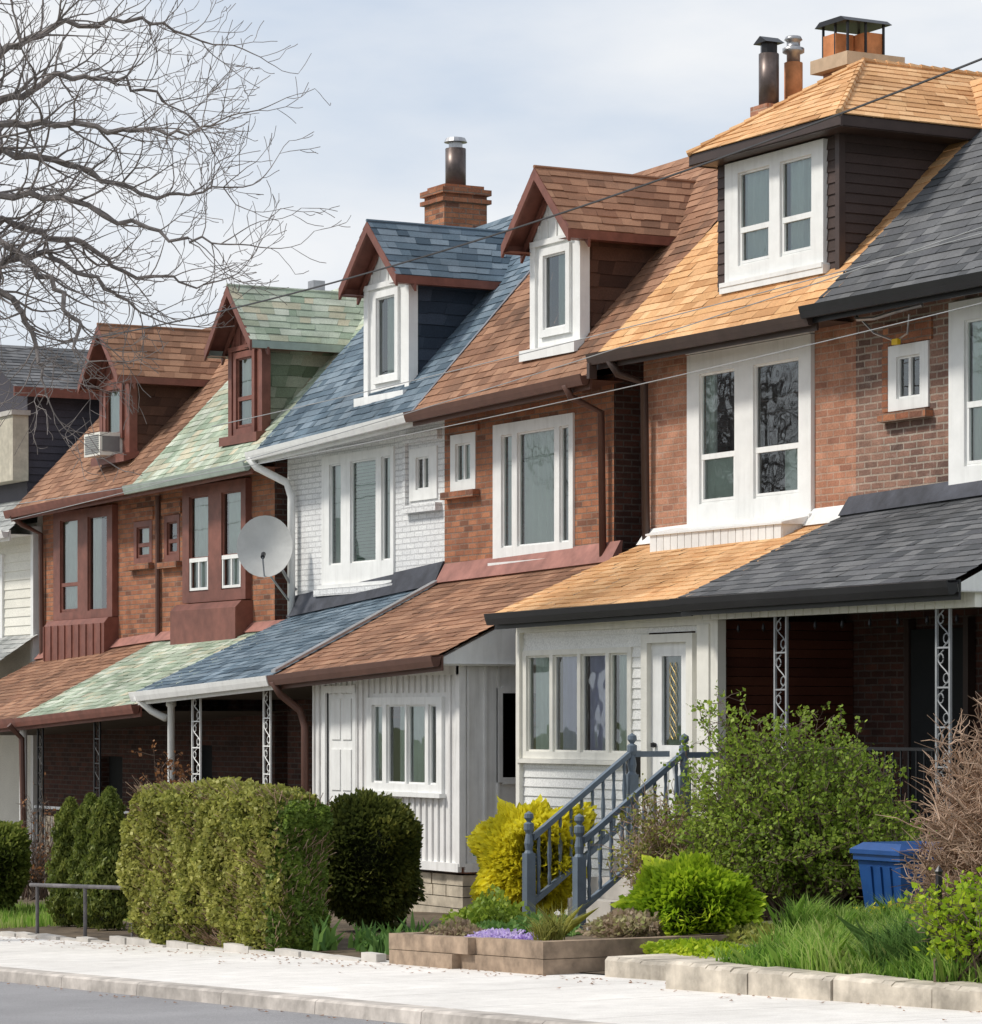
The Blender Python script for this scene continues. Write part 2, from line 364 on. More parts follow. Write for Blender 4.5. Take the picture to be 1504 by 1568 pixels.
def gable_dormer(G,xc,z0,ze,zr,hwf,hwr,zeave,slope,roofmat,cheekmat,trim,face,panes,Yd=20.0,Ye=19.55,ov=.32,fz1=None,inner=None,ev=None):
    Ym=lambda z: Ye+(z-zeave)/slope
    Yf=Yd-ov; r=G('dormer_roof',roofmat)
    yb=Ym(ze)+.05; yr=Ym(zr)+.05
    shingles(r,(xc+hwr,Yf,ze),(xc+hwr,yb,ze),(xc,yr,zr),(xc,Yf,zr),course=.15)
    shingles(r,(xc-hwr,yb,ze),(xc-hwr,Yf,ze),(xc,Yf,zr),(xc,yr,zr),course=.15)
    r.tube([(xc,Yf-.005,zr+.005),(xc,yr,zr+.005)],.022,6,.4)
    for sgn in (1,-1):
        x=xc+sgn*hwf; zz=zeave+slope*(Yd-Ye)-.25
        A=(x,Yd,zz);D=(x,Yd,ze+.02);C=(x,Ym(ze+.02)+.2,ze+.02);B=(x,Ym(zz)+.2,zz)
        if sgn>0: shingles(G('dormer_cheek',cheekmat),A,B,C,D,course=.17,w=.30,lift=.012)
        else: shingles(G('dormer_cheek',cheekmat),B,A,D,C,course=.17,w=.30,lift=.012)
    wall(G('dormer_front',face),xc-hwf,xc+hwf,z0-.25,ze,Yd,[(min(p[0] for p in panes)-.03,max(p[1] for p in panes)+.03,min(p[2] for p in panes)-.03,max(p[3] for p in panes)+.03)],.1)
    k=hwf/hwr
    G('dormer_front',face).face([(xc-hwf,Yd,ze),(xc+hwf,Yd,ze),(xc+hwf,Yd,zr-(zr-ze)*k-.02),(xc,Yd,zr-.03),(xc-hwf,Yd,zr-(zr-ze)*k-.02)],.5)
    window(G,min(p[0] for p in panes)-.09,max(p[1] for p in panes)+.09,min(p[2] for p in panes)-.09,max(p[3] for p in panes)+.09,Yd,panes,fm=face,proud=.04,thick=.08,curt=None,sill=False,part='dormer_window')
    c=G('dormer_trim',face)
    c.box(xc-hwf-.03,xc-hwf+.09,Yd-.035,Yd+.06,z0,ze,.5); c.box(xc+hwf-.09,xc+hwf+.03,Yd-.035,Yd+.10,z0,ze,.5)
    c.box(xc-hwf-.02,xc+hwf+.02,Yd-.045,Yd-.002,ze-.05,ze+.02,.5)
    for i in range(5):
        x=xc-hwf*.75+i*hwf*.375; hh=(zr-ze)*(1-abs(x-xc)/hwr)-.18
        if hh>.05: c.box(x-.012,x+.012,Yd-.018,Yd-.001,ze+.02,ze+hh,.5)
    c.prism([(xc-hwf-.08,Yd-.16,z0-.10),(xc-hwf-.08,Yd+.1,z0-.02),(xc-hwf-.08,Yd+.1,z0+.07),(xc-hwf-.08,Yd-.16,z0+.03)],(2*hwf+.18,0,0),.5)
    t=G('dormer_rake_board',trim); th=.15
    for sgn in (1,-1):
        for (y,w,dz) in ((Yf-.004,th,0),(Yd-.05,.11,-.09)):
            P0=Vector((xc+sgn*(hwr+.01),y,ze-.005+dz));P1=Vector((xc,y,zr-.005+dz))
            poly=[P0,P1,P1-Vector((0,0,w)),P0-Vector((0,0,w))]
            t.prism(poly if sgn<0 else poly[::-1],(0,.035,0),.5)
        t.face([(xc+sgn*hwr,Yf,ze-.02),(xc,Yf,zr-.02),(xc,Yd+.02,zr-.02),(xc+sgn*hwr,Yd+.02,ze-.02)],.5)
        x0=xc+sgn*hwr; xa,xb=(x0-.03,x0+.005) if sgn>0 else (x0-.005,x0+.03)
        G('dormer_eave_board',ev or trim).box(xa,xb,Yf+.03,yb-.02,ze-.11,ze-.004,.5)
        t.face([(xc+sgn*hwf,Yf,ze-.10),(x0,Yf,ze-.10),(x0,yb,ze-.10),(xc+sgn*hwf,yb,ze-.10)],.5)
def porch_roof(G,X0,X1,Ye,zl,zr,ztl,ztr,roofmat,gutmat,flash,soffit=CREAM,fl_h=.14,Y=20.0,gl=None,gr=None):
    shingles(G('porch_roof',roofmat),(X0,Ye-.03,zl),(X1,Ye-.03,zr),(X1,Y,ztr),(X0,Y,ztl),course=.14)
    gutter(G,(X0 if gl is None else gl,Ye,zl-.01),(X1 if gr is None else gr,Ye,zr-.01),gutmat)
    G('porch_soffit',soffit).face([(X0,Ye,zl-.10),(X0,Y,zl-.10),(X1,Y,zr-.10),(X1,Ye,zr-.10)],.5)
    if flash: G('flashing',flash).beam((X0,Y,ztl),(X1,Y,ztr),[(-.02,fl_h),(-.16,-.045),(-.01,-.06),(.01,fl_h)],.5)
def iron_post(G,x,y,z0,z1,mat,w=.14):
    b=G('iron_post',mat)
    for dx in (-w,w): b.box(x+dx-.012,x+dx+.012,y-.012,y+.012,z0,z1,.5)
    n=max(2,int((z1-z0)/.34)); h=(z1-z0)/n
    for i in range(n):
        zc=z0+h*(i+.5); pts=[]
        for k in range(25):
            t=k/24; a=t*2*math.pi*1.0
            pts.append((x+math.sin(a)*w*.8,y,zc+(t-.5)*h*.92))
        b.tube(pts,.007,5,.5)
        for s in (1,-1):
            cx=x+s*w*.45;cz=zc+s*-.25*h; b.tube([(cx+.045*math.cos(q),y,cz+.045*math.sin(q)) for q in [j*.6 for j in range(11)]],.006,5,.5)
        b.box(x-w,x+w,y-.008,y+.008,z0+h*i,z0+h*i+.016,.5)
# ============================================================ HOUSES
# ---- house 5 : tan roof
G=Group('orange_brick_row_house')
orp=[(-30.89,-30.17,4.30,5.76,'d',CURT,(0,.32)),(-29.80,-28.93,4.30,5.76,'d',None)]
h=[window(G,-31.14,-28.70,4.08,5.99,20,orp,mid=.36)]
G('curtain',CURT).face([(-30.87,20.03,4.32),(-30.3,20.03,4.32),(-30.3,20.03,4.8),(-30.87,20.03,4.8)],.5)
G('curtain',CURT).face([(-29.3,20.03,4.32),(-28.95,20.03,4.32),(-28.95,20.03,4.8),(-29.3,20.03,4.8)],.5)
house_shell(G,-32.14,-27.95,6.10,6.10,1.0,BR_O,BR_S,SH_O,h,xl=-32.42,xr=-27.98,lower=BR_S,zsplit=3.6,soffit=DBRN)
gutter(G,(-32.42,19.52,6.10),(-27.98,19.52,6.10),DBRN)
w=G('window_apron',WHITE)
w.box(-31.36,-28.72,19.60,20.02,3.60,3.98,.5)
for i in range(18): w.box(-31.34+i*.146,-31.34+i*.146+.13,19.585,19.60,3.62,3.96)
w.prism([(-31.40,19.56,3.98),(-31.40,20.0,4.07),(-31.40,20.0,3.96),(-31.40,19.56,3.96)],(2.72,0,0),.5)
G('window_head',WHITE).box(-31.14,-28.70,19.93,20.0,6.0,6.12,.5)
porch_roof(G,-32.05,-28.02,18.0,3.08,3.12,3.94,4.0,SH_O,BLK,WHITE,fl_h=.14,gl=-32.1)
W=(-31.95,-29.62,1.45,2.66)
pan=[]
for (a,b) in ((-31.86,-31.34),(-31.27,-30.74),(-30.67,-30.14),(-30.07,-29.70)): pan.append((a,b,1.53,2.60,'f',CURTL if -31.3<a<-30.2 else CURT,(.06,.94)))
window(G,W[0],W[1],W[2],W[3],18.3,pan,CREAM,proud=.03)
def clap(mb,x0,x1,z0,z1,Y,holes,course=.11,lift=.016):
    zs=sorted(set([z0,z1]+[q for h_ in holes for q in h_[2:4] if z0<q<z1]))
    for c,d in zip(zs[:-1],zs[1:]):
        mz=(c+d)/2; cuts=sorted([(h_[0],h_[1]) for h_ in holes if h_[2]<mz<h_[3]]); x=x0
        for a,b in cuts+[(x1,x1)]:
            if a>x+.01: shingles(mb,(x,Y,c),(a,Y,c),(a,Y,d),(x,Y,d),course=course,w=None,lift=lift)
            x=max(x,b)
dr=(-29.30,-28.40,.72,2.80)
clap(G('porch_front_siding',SID_W),-32.0,-28.05,-.5,2.98,18.3,[W,dr])
t=G('porch_trim',CREAM)
t.box(-32.03,-27.98,18.24,18.30,2.86,3.06,.5); t.box(-32.03,-31.95,18.235,18.3,-.4,2.86,.5)
t.box(-28.22,-28.0,18.20,18.34,.6,2.86,.5)
t.box(-29.34,-29.22,18.22,18.3,.75,2.78,.5);t.box(-28.46,-28.34,18.22,18.3,.75,2.78,.5);t.box(-29.22,-28.46,18.22,18.3,2.69,2.78,.5)
d=G('front_door',WHITE)
wall(d,-29.22,-28.46,.75,2.69,18.28,[(-29.02,-28.64,1.62,2.55)],.04)
for x0_,x1_ in ((-29.05,-28.88),(-28.80,-28.63)): d.box(x0_,x1_,18.262,18.28,.95,1.45,.5)
G('door_glass',GLASS).face([(-29.02,18.31,1.62),(-28.64,18.31,1.62),(-28.64,18.31,2.55),(-29.02,18.31,2.55)],.5)
G('door_lace',simple('lace',(.36,.46,.41),.8,.25,12,.2)).face([(-29.02,18.36,1.62),(-28.64,18.36,1.62),(-28.64,18.36,2.55),(-29.02,18.36,2.55)],.5)
br=G('door_leading',simple('brass',(.45,.32,.10),.4,.1,6,0,metal=.6))
for sg in (-1,1):
    for ph in (0,1.57): br.tube([(-28.83+sg*.07*math.sin(k*.5+ph),18.30,1.68+.8*k/24) for k in range(25)],.004,4,.5)
G('door_knob',BLK).lathe((-29.14,18.25,1.62),[(.0,-.03),(.03,-.02),(.03,.02),(0,.03)],8)
G('mailbox',BLK).box(-29.60,-29.42,18.20,18.27,1.28,1.52,.5)
G('porch_base',STONE).box(-32.0,-28.05,18.34,19.9,-.9,.6,.5)
downspout(G,[(-32.0,19.45,6.0),(-31.98,19.55,5.85),(-31.97,19.9,5.75),(-31.97,19.93,3.7)],DBRN,.05)
G('downspout_bracket',DBRN).box(-32.42,-32.36,19.40,19.5,5.82,6.0,.5)
xe0,xe1,yf_,ze_,zp_=-30.86,-27.94,19.78,8.20,9.12
xp=(xe0+xe1)/2; hy=yf_+1.35; Yb=23.0
r=G('dormer_roof',SH_O)
shingles(r,(xe0,yf_,ze_),(xe1,yf_,ze_),(xp,hy,zp_),(xp,hy,zp_),course=.15)
shingles(r,(xe1,yf_,ze_),(xe1,Yb,ze_),(xp,Yb,zp_),(xp,hy,zp_),course=.15)
shingles(r,(xe0,Yb,ze_),(xe0,yf_,ze_),(xp,hy,zp_),(xp,Yb,zp_),course=.15)
for a,b in (((xe0,yf_,ze_),(xp,hy,zp_)),((xe1,yf_,ze_),(xp,hy,zp_)),((xp,hy,zp_),(xp,Yb,zp_))):
    a=Vector(a);b=Vector(b);n=12
    for i in range(n):
        p=a.lerp(b,i/n);q=a.lerp(b,(i+1.15)/n if i<n-1 else 1); r.tube([p+Vector((0,0,.012)),q+Vector((0,0,.004))],[.04,.03],6)
f=G('dormer_fascia',DBRN)
f.box(xe0,xe1,yf_+.02,yf_+.05,ze_-.13,ze_-.005,.5); f.box(xe1-.05,xe1-.02,yf_+.05,Yb,ze_-.13,ze_-.005,.5); f.box(xe0+.02,xe0+.05,yf_+.05,Yb,ze_-.13,ze_-.005,.5)
f.face([(xe0,yf_,ze_-.12),(xe1,yf_,ze_-.12),(xe1,Yb,ze_-.12),(xe0,Yb,ze_-.12)],.5)
dx0,dx1=-30.72,-28.36
dp=[(-30.24,-29.62,6.90,7.93,'d',CURT,(0,1)),(-29.42,-28.82,6.90,7.93,'d',CURT,(.1,.85))]
DW=(-30.50,-28.60,6.74,8.06)
window(G,*DW,20.1,dp,WHITE,proud=.06,thick=.05,sill=True,mid=.38,part='dormer_window')
clap(G('dormer_siding',SID_D),dx0,dx1,6.3,8.1,20.1,[DW],course=.12)
G('dormer_apron',WHITE).box(-30.55,-28.55,20.0,20.1,6.62,6.72,.5)
shingles(G('dormer_cheek',SID_D),(dx1,20.1,6.3),(dx1,20.5,6.3),(dx1,22.4,8.1),(dx1,20.1,8.1),course=.12,w=None,lift=.018)
shingles(G('dormer_cheek',SID_D),(dx0,20.5,6.3),(dx0,20.1,6.3),(dx0,20.1,8.1),(dx0,22.4,8.1),course=.12,w=None,lift=.018)
G('dormer_corner_board',DBRN).box(dx1-.05,dx1+.025,20.06,20.14,6.5,8.09,.5)
ch=G('chimney',BR_O); ch.box(-32.28,-31.72,22.62,23.22,8.0,9.62,.5)
ch.box(-32.25,-31.9,21.55,22.05,7.5,9.12,.5)
G('chimney_cap',simple('sandstone',(.60,.45,.31),.9,.15,5,.3)).box(-32.38,-31.62,22.5,23.34,9.62,9.78,.5)
for (x,y) in ((-32.12,22.72),(-31.9,23.0)): G('chimney_pot',TERRA).box(x-.14,x+.14,y-.13,y+.13,9.78,10.06)
k=G('chimney_cowl',BLK); k.prism([(-32.32,22.52,10.16),(-31.68,22.52,10.16),(-31.78,22.52,10.22),(-32.22,22.52,10.22)],(0,.68,0),.5)
for x,y in ((-32.25,22.6),(-31.75,22.6),(-32.25,23.12),(-31.75,23.12),(-32.0,22.6),(-31.75,22.86)): k.box(x-.012,x+.012,y-.012,y+.012,9.8,10.18)
fl=G('flue_pipe',RUST); fl.lathe((-32.05,21.68,9.05),[(.12,0),(.12,.68),(.0,.68)],12)
fm=G('flue_cowl',BLK); fm.lathe((-32.05,21.68,9.73),[(.10,0),(.10,.12)],8); fm.prism([(-32.19,21.55,9.85),(-31.91,21.55,9.85),(-32.05,21.55,9.93)],(0,.26,0),.5)
G('flue_pipe_tan',TERRA).lathe((-32.05,22.03,9.0),[(.11,0),(.11,.66),(0,.66)],12)
G('flue_cap',METL).lathe((-32.05,22.03,9.66),[(.08,0),(.08,.1),(.13,.12),(.13,.17),(.08,.19),(.08,.25),(.11,.27),(.09,.31),(0,.33)],12)
G.done(smooth=('flue_pipe','flue_cap','flue_pipe_tan','downspout'))
# ---- house 6 : charcoal roof
G=Group('brown_brick_row_house')
h=[window(G,-27.36,-26.68,5.05,5.72,20,[(-27.22,-26.82,5.17,5.60,'m',None)],WHITE,proud=.02,sill=False)]
h.append(window(G,-26.30,-24.9,4.15,6.05,20,[(-26.05,-25.7,4.4,5.85,'d',CURT),(-25.5,-25.1,4.4,5.85,'d',CURT)],WHITE))
h.append(window(G,-25.6,-24.2,1.5,2.6,20,[(-25.5,-24.3,1.6,2.5,'m',CURT,(0,.3))],DBRN,proud=.0))
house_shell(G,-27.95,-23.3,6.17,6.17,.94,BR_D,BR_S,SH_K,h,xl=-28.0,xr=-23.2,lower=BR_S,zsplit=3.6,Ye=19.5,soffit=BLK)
gutter(G,(-28.04,19.47,6.17),(-23.2,19.47,6.17),BLK)
s=G('brick_sill',BR_R); s.box(-27.44,-26.62,19.90,20.0,4.94,5.03,.5); s.box(-27.44,-26.62,19.975,20.0,5.73,5.95,.5); s.box(-27.46,-27.36,19.975,20,5.05,5.73,.5)
porch_roof(G,-28.05,-23.45,17.9,3.12,3.14,4.06,4.2,SH_K,BLK,FLASHK,DARKS,fl_h=.16)
G('porch_gable_side',WHITE).face([(-23.46,17.9,3.03),(-23.46,20,3.03),(-23.46,20,4.1),(-23.46,17.9,3.1)],.5)
b=G('porch_beam',CREAM); b.box(-28.0,-23.5,18.12,18.2,2.90,3.06,.5)
for i in range(30): b.box(-28.0+i*.15,-27.99+i*.15,18.112,18.12,2.90,3.06,.2)
b.box(-28.0,-27.86,18.22,18.32,.7,2.9,.5)
for i in range(23): G('porch_left_boards',SID_R).box(-28.04,-27.985+random.uniform(0,.004),18.33,19.99,.7+i*.096,.7+i*.096+.088)
G('porch_door',DARK).box(-26.9,-26.0,19.93,19.99,.8,2.8,.5)
df=G('porch_door_frame',DBRN); df.box(-26.98,-26.9,19.9,19.99,.75,2.9,.5); df.box(-26.0,-25.92,19.9,19.99,.75,2.9,.5)
G('porch_floor',PFLR).box(-28.0,-23.4,18.0,19.95,.3,.72,.5)
G('porch_right_wall',BR_S).box(-23.6,-23.5,18.3,20,.3,3.0,.5)
for x in (-26.62,-24.0):
    iron_post(G,x,18.15,.72,2.9,GREYP,.10)
rl=G('porch_railing',BLK)
rl.box(-26.5,-24.1,18.13,18.16,1.60,1.63); rl.box(-26.5,-24.1,18.13,18.16,.82,.85)
for i in range(20): rl.box(-26.45+i*.12,-26.435+i*.12,18.138,18.152,.85,1.6)
for i in range(9): G('string_of_lights',BLK).lathe((-27.6+i*.45,18.3,2.76),[(.0,0),(.02,.03),(.015,.07),(0,.1)],6)
sc=G('service_mast',METL); sc.tube([(-27.75,19.85,6.08),(-27.5,19.7,6.0),(-27.2,19.7,5.98),(-26.9,19.75,6.02),(-26.6,19.85,6.06)],.022,6,.5)
sc.tube([(-27.5,19.75,6.0),(-27.35,19.8,5.85),(-27.05,19.85,5.74),(-26.85,19.85,5.80),(-26.75,19.8,5.98)],.012,5,.5)
G('cable_clip',simple('yellow_clip',(.7,.45,.02),.5,.05)).box(-27.08,-26.98,19.82,19.86,5.70,5.76)
G.done()
# ---- house 4 : brown roof, red brick
G=Group('red_brick_row_house')
h=[window(G,-35.66,-33.70,3.84,5.56,20,[(-35.45,-35.18,4.02,5.42,'f',CURT),(-35.05,-34.14,4.02,5.42,'f',CURT),(-34.02,-33.80,4.02,5.42,'f',CURT)],WHITE,proud=.03)]
h.append(window(G,-36.81,-36.15,4.80,5.52,20,[(-36.68,-36.28,4.92,5.40,'m',CURT)],WHITE,proud=.01,sill=False))
house_shell(G,-36.98,-32.80,5.80,5.89,1.1,BR_R,BR_S,SH_R,h,xl=-36.98,xr=-32.55,soffit=BRN,Ye=19.55)
gutter(G,(-36.95,19.52,5.80),(-32.55,19.52,5.89),BRN)
s=G('brick_sill',BR_R); s.box(-36.92,-36.05,19.90,20.0,4.70,4.79,.5); s.box(-35.75,-33.6,19.91,20,3.66,3.76,.5)
s.box(-36.92,-36.05,19.97,20,5.53,5.62,.5)
gable_dormer(G,-34.12,6.36,7.70,8.54,.57,.80,5.86,1.1,SH_R,SH_RD,OXB,WHITE,[(-34.40,-33.86,6.62,7.52,'f',CURT,(.35,1))])
porch_roof(G,-36.95,-32.62,17.6,2.44,2.62,3.68,3.78,SH_R,BRN,FLASHR,WHITE,fl_h=.2)
bt=G('porch_front_boards',WOODW); W=(-35.09,-33.19,1.03,2.15); DR=(-36.24,-35.49,.25,2.21)
wall(bt,-36.62,-32.80,.2,2.56,17.95,[W,DR],.04)
for i in range(26):
    x=-36.6+i*.148
    for (a,b_) in ((.2,1.0),(2.2,2.5)) if (W[0]<x<W[1] or DR[0]<x<DR[1]) else ((.2,2.5),):
        if DR[0]<x<DR[1] and a<1: continue
        bt.box(x,x+.03,17.925,17.948,a,b_)
sd=G('porch_side_boards',WOODW)
def sidewall(mb,x,y0,y1,z0,z1,holes,depth=.05):
    ys=sorted(set([y0,y1]+[q for h_ in holes for q in h_[:2]]));zs=sorted(set([z0,z1]+[q for h_ in holes for q in h_[2:]]))
    for a,b in zip(ys[:-1],ys[1:]):
        for c,d in zip(zs[:-1],zs[1:]):
            if any(h_[0]<(a+b)/2<h_[1] and h_[2]<(c+d)/2<h_[3] for h_ in holes): continue
            mb.face([(x,a,c),(x,b,c),(x,b,d),(x,a,d)],.5)
sidewall(sd,-32.8,17.95,20,.2,2.5,[(18.48,18.95,1.22,2.19)])
for y in (18.02,18.25,18.42,19.0,19.2,19.4,19.6): sd.box(-32.8,-32.775,y,y+.03,.2,2.5)
for q in ((18.42,18.48,1.16,2.25),(18.95,19.01,1.16,2.25),(18.48,18.95,1.14,1.22),(18.48,18.95,2.19,2.27)): sd.box(-32.8,-32.76,q[0],q[1],q[2],q[3])
G('side_window_glass',GLASS).face([(-32.84,18.48,1.22),(-32.84,18.95,1.22),(-32.84,18.95,2.19),(-32.84,18.48,2.19)],.5)
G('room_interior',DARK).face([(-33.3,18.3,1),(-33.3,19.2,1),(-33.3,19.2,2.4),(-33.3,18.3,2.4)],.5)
G('porch_gable_end',WHITE).prism([(-32.66,17.62,2.50),(-32.66,20,2.50),(-32.66,20,3.72),(-32.66,17.62,2.58)],(-.13,0,0),.5)
window(G,*W,17.95,[(-34.96,-34.68,1.13,2.06,'f',CURT),(-34.58,-34.10,1.13,2.06,'f',CURT,(.3,1)),(-34.06,-33.60,1.13,2.06,'f',CURT,(0,.8)),(-33.52,-33.32,1.13,2.06,'f',CURT)],WHITE,proud=.04,part='porch_window')
d=G('porch_door',WHITE); d.box(DR[0],DR[1],17.97,18.0,.25,2.21,.5)
d.box(DR[0]-.08,DR[0],17.92,17.97,.2,2.3,.5);d.box(DR[1],DR[1]+.08,17.92,17.97,.2,2.3,.5);d.box(DR[0]-.08,DR[1]+.08,17.915,17.97,2.21,2.3,.5)
for i in range(2):
    for j in range(3): d.box(DR[0]+.1+i*.3,DR[0]+.34+i*.3,17.955,17.97,.4+j*.62,.9+j*.62)
bt.box(-36.66,-32.78,17.90,17.95,.14,.24,.5); bt.box(-32.84,-32.76,17.91,17.99,.2,2.5,.5); bt.box(-32.8,-32.75,17.99,20,.14,.24,.5)
bt.box(-36.66,-32.78,17.91,17.95,2.40,2.56,.5)
sb=G('stone_base',STONE)
for j in range(7):
    x=-36.5+random.random()*.2
    while x<-32.85:
        wd=random.uniform(.25,.5); e=min(x+wd,-32.85); sb.box(x,e-.012,17.99+random.uniform(0,.015),18.2,-.8+j*.13,-.8+j*.13+.12); x=e
    y=17.99
    while y<19.9:
        wd=random.uniform(.2,.4); sb.box(-33.2,-32.84+random.uniform(0,.015),y,y+wd-.012,-.8+j*.13,-.8+j*.13+.12); y+=wd
downspout(G,[(-32.95,19.42,5.8),(-32.95,19.5,5.66),(-32.93,19.9,5.5),(-32.92,19.92,3.8)],BRN,.045)
downspout(G,[(-36.85,17.5,2.36),(-36.85,17.6,2.2),(-36.8,17.85,2.0),(-36.72,17.88,1.8),(-36.72,17.88,-.6)],BRN,.05)
G.done(smooth=('downspout',))
# ---- house 3 : white painted brick, blue roof
G=Group('white_painted_brick_row_house')
h=[window(G,-40.49,-38.35,3.73,5.50,20,[(-40.26,-39.90,4.0,5.38,'f',CURT),(-39.62,-38.86,4.0,5.38,'f',None),(-38.70,-38.44,4.0,5.38,'f',CURT)],WHITE,proud=.03)]
h.append(window(G,-37.92,-37.16,4.74,5.42,20,[(-37.74,-37.38,4.88,5.30,'m',CURT,(.4,1))],WHITE,proud=.02,sill=False))
bl=G('venetian_blind',simple('blind_slats',(.76,.90,.80),.6,.05))
for i in range(30): bl.prism([(-39.62,20.045,4.02+i*.046),(-39.62,20.07,4.062+i*.046),(-39.62,20.075,4.06+i*.046),(-39.62,20.05,4.018+i*.046)],(.76,0,0))
h.append((-40.2,-39.3,.2,2.0)); h.append((-38.8,-37.6,.7,1.9))
house_shell(G,-41.63,-36.98,5.63,5.80,1.1,BR_W,BR_W,SH_B,h,xl=-41.72,xr=-36.98,lower=BR_S,zsplit=3.3,soffit=WHITE)
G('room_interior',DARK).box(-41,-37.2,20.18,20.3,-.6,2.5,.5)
gutter(G,(-41.74,19.52,5.63),(-36.95,19.52,5.80),WHITE)
G('roof_valley_strip',METL).tube([(-36.98,19.52,5.82),(-36.98,22.4,8.98)],.015,5,.5)
w=G('window_sill',BR_W); w.box(-40.6,-38.25,19.9,20,3.58,3.68,.5); w.box(-38.0,-37.05,19.9,20,4.58,4.68,.5); w.box(-38.02,-37.05,19.93,20,5.5,5.62,.5); w.box(-38.06,-37.98,19.95,20,4.7,5.62,.5)
gable_dormer(G,-38.55,6.16,7.68,8.48,.62,.82,5.74,1.1,SH_B,SH_BD,OXB,WHITE,[(-38.84,-38.30,6.45,7.50,'f',CURT,(.3,1))])
porch_roof(G,-41.35,-36.98,17.6,2.26,2.44,3.36,3.66,SH_B,WHITE,FLASHK,DARKS,fl_h=.26)
G('roof_valley_strip',METL).beam((-37.03,17.56,2.47),(-36.90,17.56,2.47),[(0,0),(2.44,1.235),(2.44,1.27),(0,.035)],.5)
cw=G('porch_column',WHITE); cw.lathe((-40.79,17.85,-.65),[(.07,0),(.07,.08),(.05,.1),(.05,2.7),(.07,2.72),(.07,2.8)],12)
iron_post(G,-39.95,17.85,-.6,2.2,WHITE,.13); iron_post(G,-37.75,17.85,-.6,2.25,WHITE,.10)
G('porch_floor',PFLR).box(-41.4,-37.0,17.8,19.95,-1.2,-.62,.5)
G('porch_bench_wall',CREAM).box(-41.3,-38.6,17.9,18.0,-.55,.32,.5)
rl=G('porch_railing',BLK); rl.box(-41.3,-37.1,17.84,17.87,.4,.43)
downspout(G,[(-41.66,19.42,5.55),(-41.6,19.5,5.42),(-41.35,19.85,5.2),(-41.30,19.9,5.0),(-41.30,19.9,3.3)],WHITE,.055)
downspout(G,[(-41.2,17.5,2.2),(-41.1,17.7,2.0),(-40.85,17.8,1.9)],WHITE,.05)
ch=G('chimney',BR_R)
ch.box(-41.75,-41.15,22.25,22.95,8.0,9.42,.5); ch.box(-41.80,-41.10,22.20,23.0,9.30,9.36,.5); ch.box(-41.80,-41.10,22.20,23.0,9.42,9.50,.5); ch.box(-41.72,-41.18,22.28,22.92,9.5,9.56,.5)
G('flue_pipe',RUST).lathe((-41.45,22.6,9.5),[(.15,0),(.15,.62),(0,.62)],14)
G('flue_cap',METL).lathe((-41.45,22.6,10.1),[(.10,0),(.10,.1),(.17,.11),(.14,.17),(0,.2)],14)
G.done(smooth=('downspout','flue_pipe','porch_column'))
# satellite dish
G=Group('satellite_dish')
dc=Vector((-41.2,19.45,4.27)); nd=Vector((.86,-.50,.18)).normalized(); u=nd.cross(Vector((0,0,1))).normalized(); vv=u.cross(nd)
mb=G('reflector',simple('dish_grey',(.56,.56,.54),.5,.08,5,0))
for i in range(8):
    for k in range(32):
        q=[]
        for (ii,kk) in ((i,k),(i+1,k),(i+1,k+1),(i,k+1)):
            rr=.42*ii/8; a=2*math.pi*kk/32; q.append(dc+u*math.cos(a)*rr*.93+vv*math.sin(a)*rr*1.05+nd*(.09*(rr/.42)**2))
        mb.face(q,.5); mb.face([p-nd*.012 for p in q[::-1]],.5)
a=G('arm',METL); tip=dc+nd*.38-vv*.22
a.tube([dc-vv*.43+nd*.06,tip],.012,6,.5); G('lnb',BLK).tube([tip,tip-nd*.12+vv*.07],[.03,.035],8,.5)
a.tube([dc-nd*.02,Vector((-41.25,19.75,3.95)),Vector((-41.3,19.9,3.75)),Vector((-41.3,19.98,3.7))],.022,8,.5)
a.tube([dc-nd*.02-vv*.3,Vector((-41.3,19.9,3.5)),Vector((-41.3,19.99,3.45))],.014,6,.5)
G.done(smooth=('reflector',))
# ---- house 2 : green roof
G=Group('red_brick_row_house')
h=[window(G,-45.06,-42.82,3.62,5.36,20,[(-44.82,-44.12,3.78,5.20,'d',CURT,(0,1)),(-43.66,-42.98,3.78,5.20,'d',CURT,(0,1))],OXB,proud=.10,mid=.34,sill=False)]
h.append(window(G,-45.95,-45.38,4.28,4.98,20,[(-45.85,-45.46,4.38,4.88,'d',None)],OXB,proud=.01,sill=False))
h.append((-44.9,-44.2,-.4,1.5))
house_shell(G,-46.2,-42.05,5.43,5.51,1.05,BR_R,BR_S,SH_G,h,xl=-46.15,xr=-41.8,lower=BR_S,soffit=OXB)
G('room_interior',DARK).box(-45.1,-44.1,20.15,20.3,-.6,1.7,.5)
gutter(G,(-46.15,19.52,5.43),(-41.8,19.52,5.51),GREENT,OXB)
b=G('bay_base',OXB)
b.prism([(-45.1,20,3.60),(-45.1,19.82,3.60),(-45.1,19.72,3.5),(-45.1,19.72,2.95),(-45.1,20,2.95)],(2.32,0,0),.5)
s=G('brick_sill',BR_R); s.box(-46.02,-45.3,19.9,20,4.18,4.27,.5); s.box(-46.02,-45.3,19.97,20,4.99,5.2,.5)
fw=G('frame_lower_sash',WHITE)
for (a_,b_) in ((-44.80,-44.14),(-43.64,-43.0)):
    fw.box(a_,b_,19.90,19.93,4.22,4.28); fw.box(a_,a_+.035,19.905,19.93,3.8,4.22); fw.box(b_-.035,b_,19.905,19.93,3.8,4.22); fw.box((a_+b_)/2-.02,(a_+b_)/2+.02,19.905,19.93,3.8,4.22); fw.box(a_+.036,b_-.036,19.906,19.93,3.8,3.84)
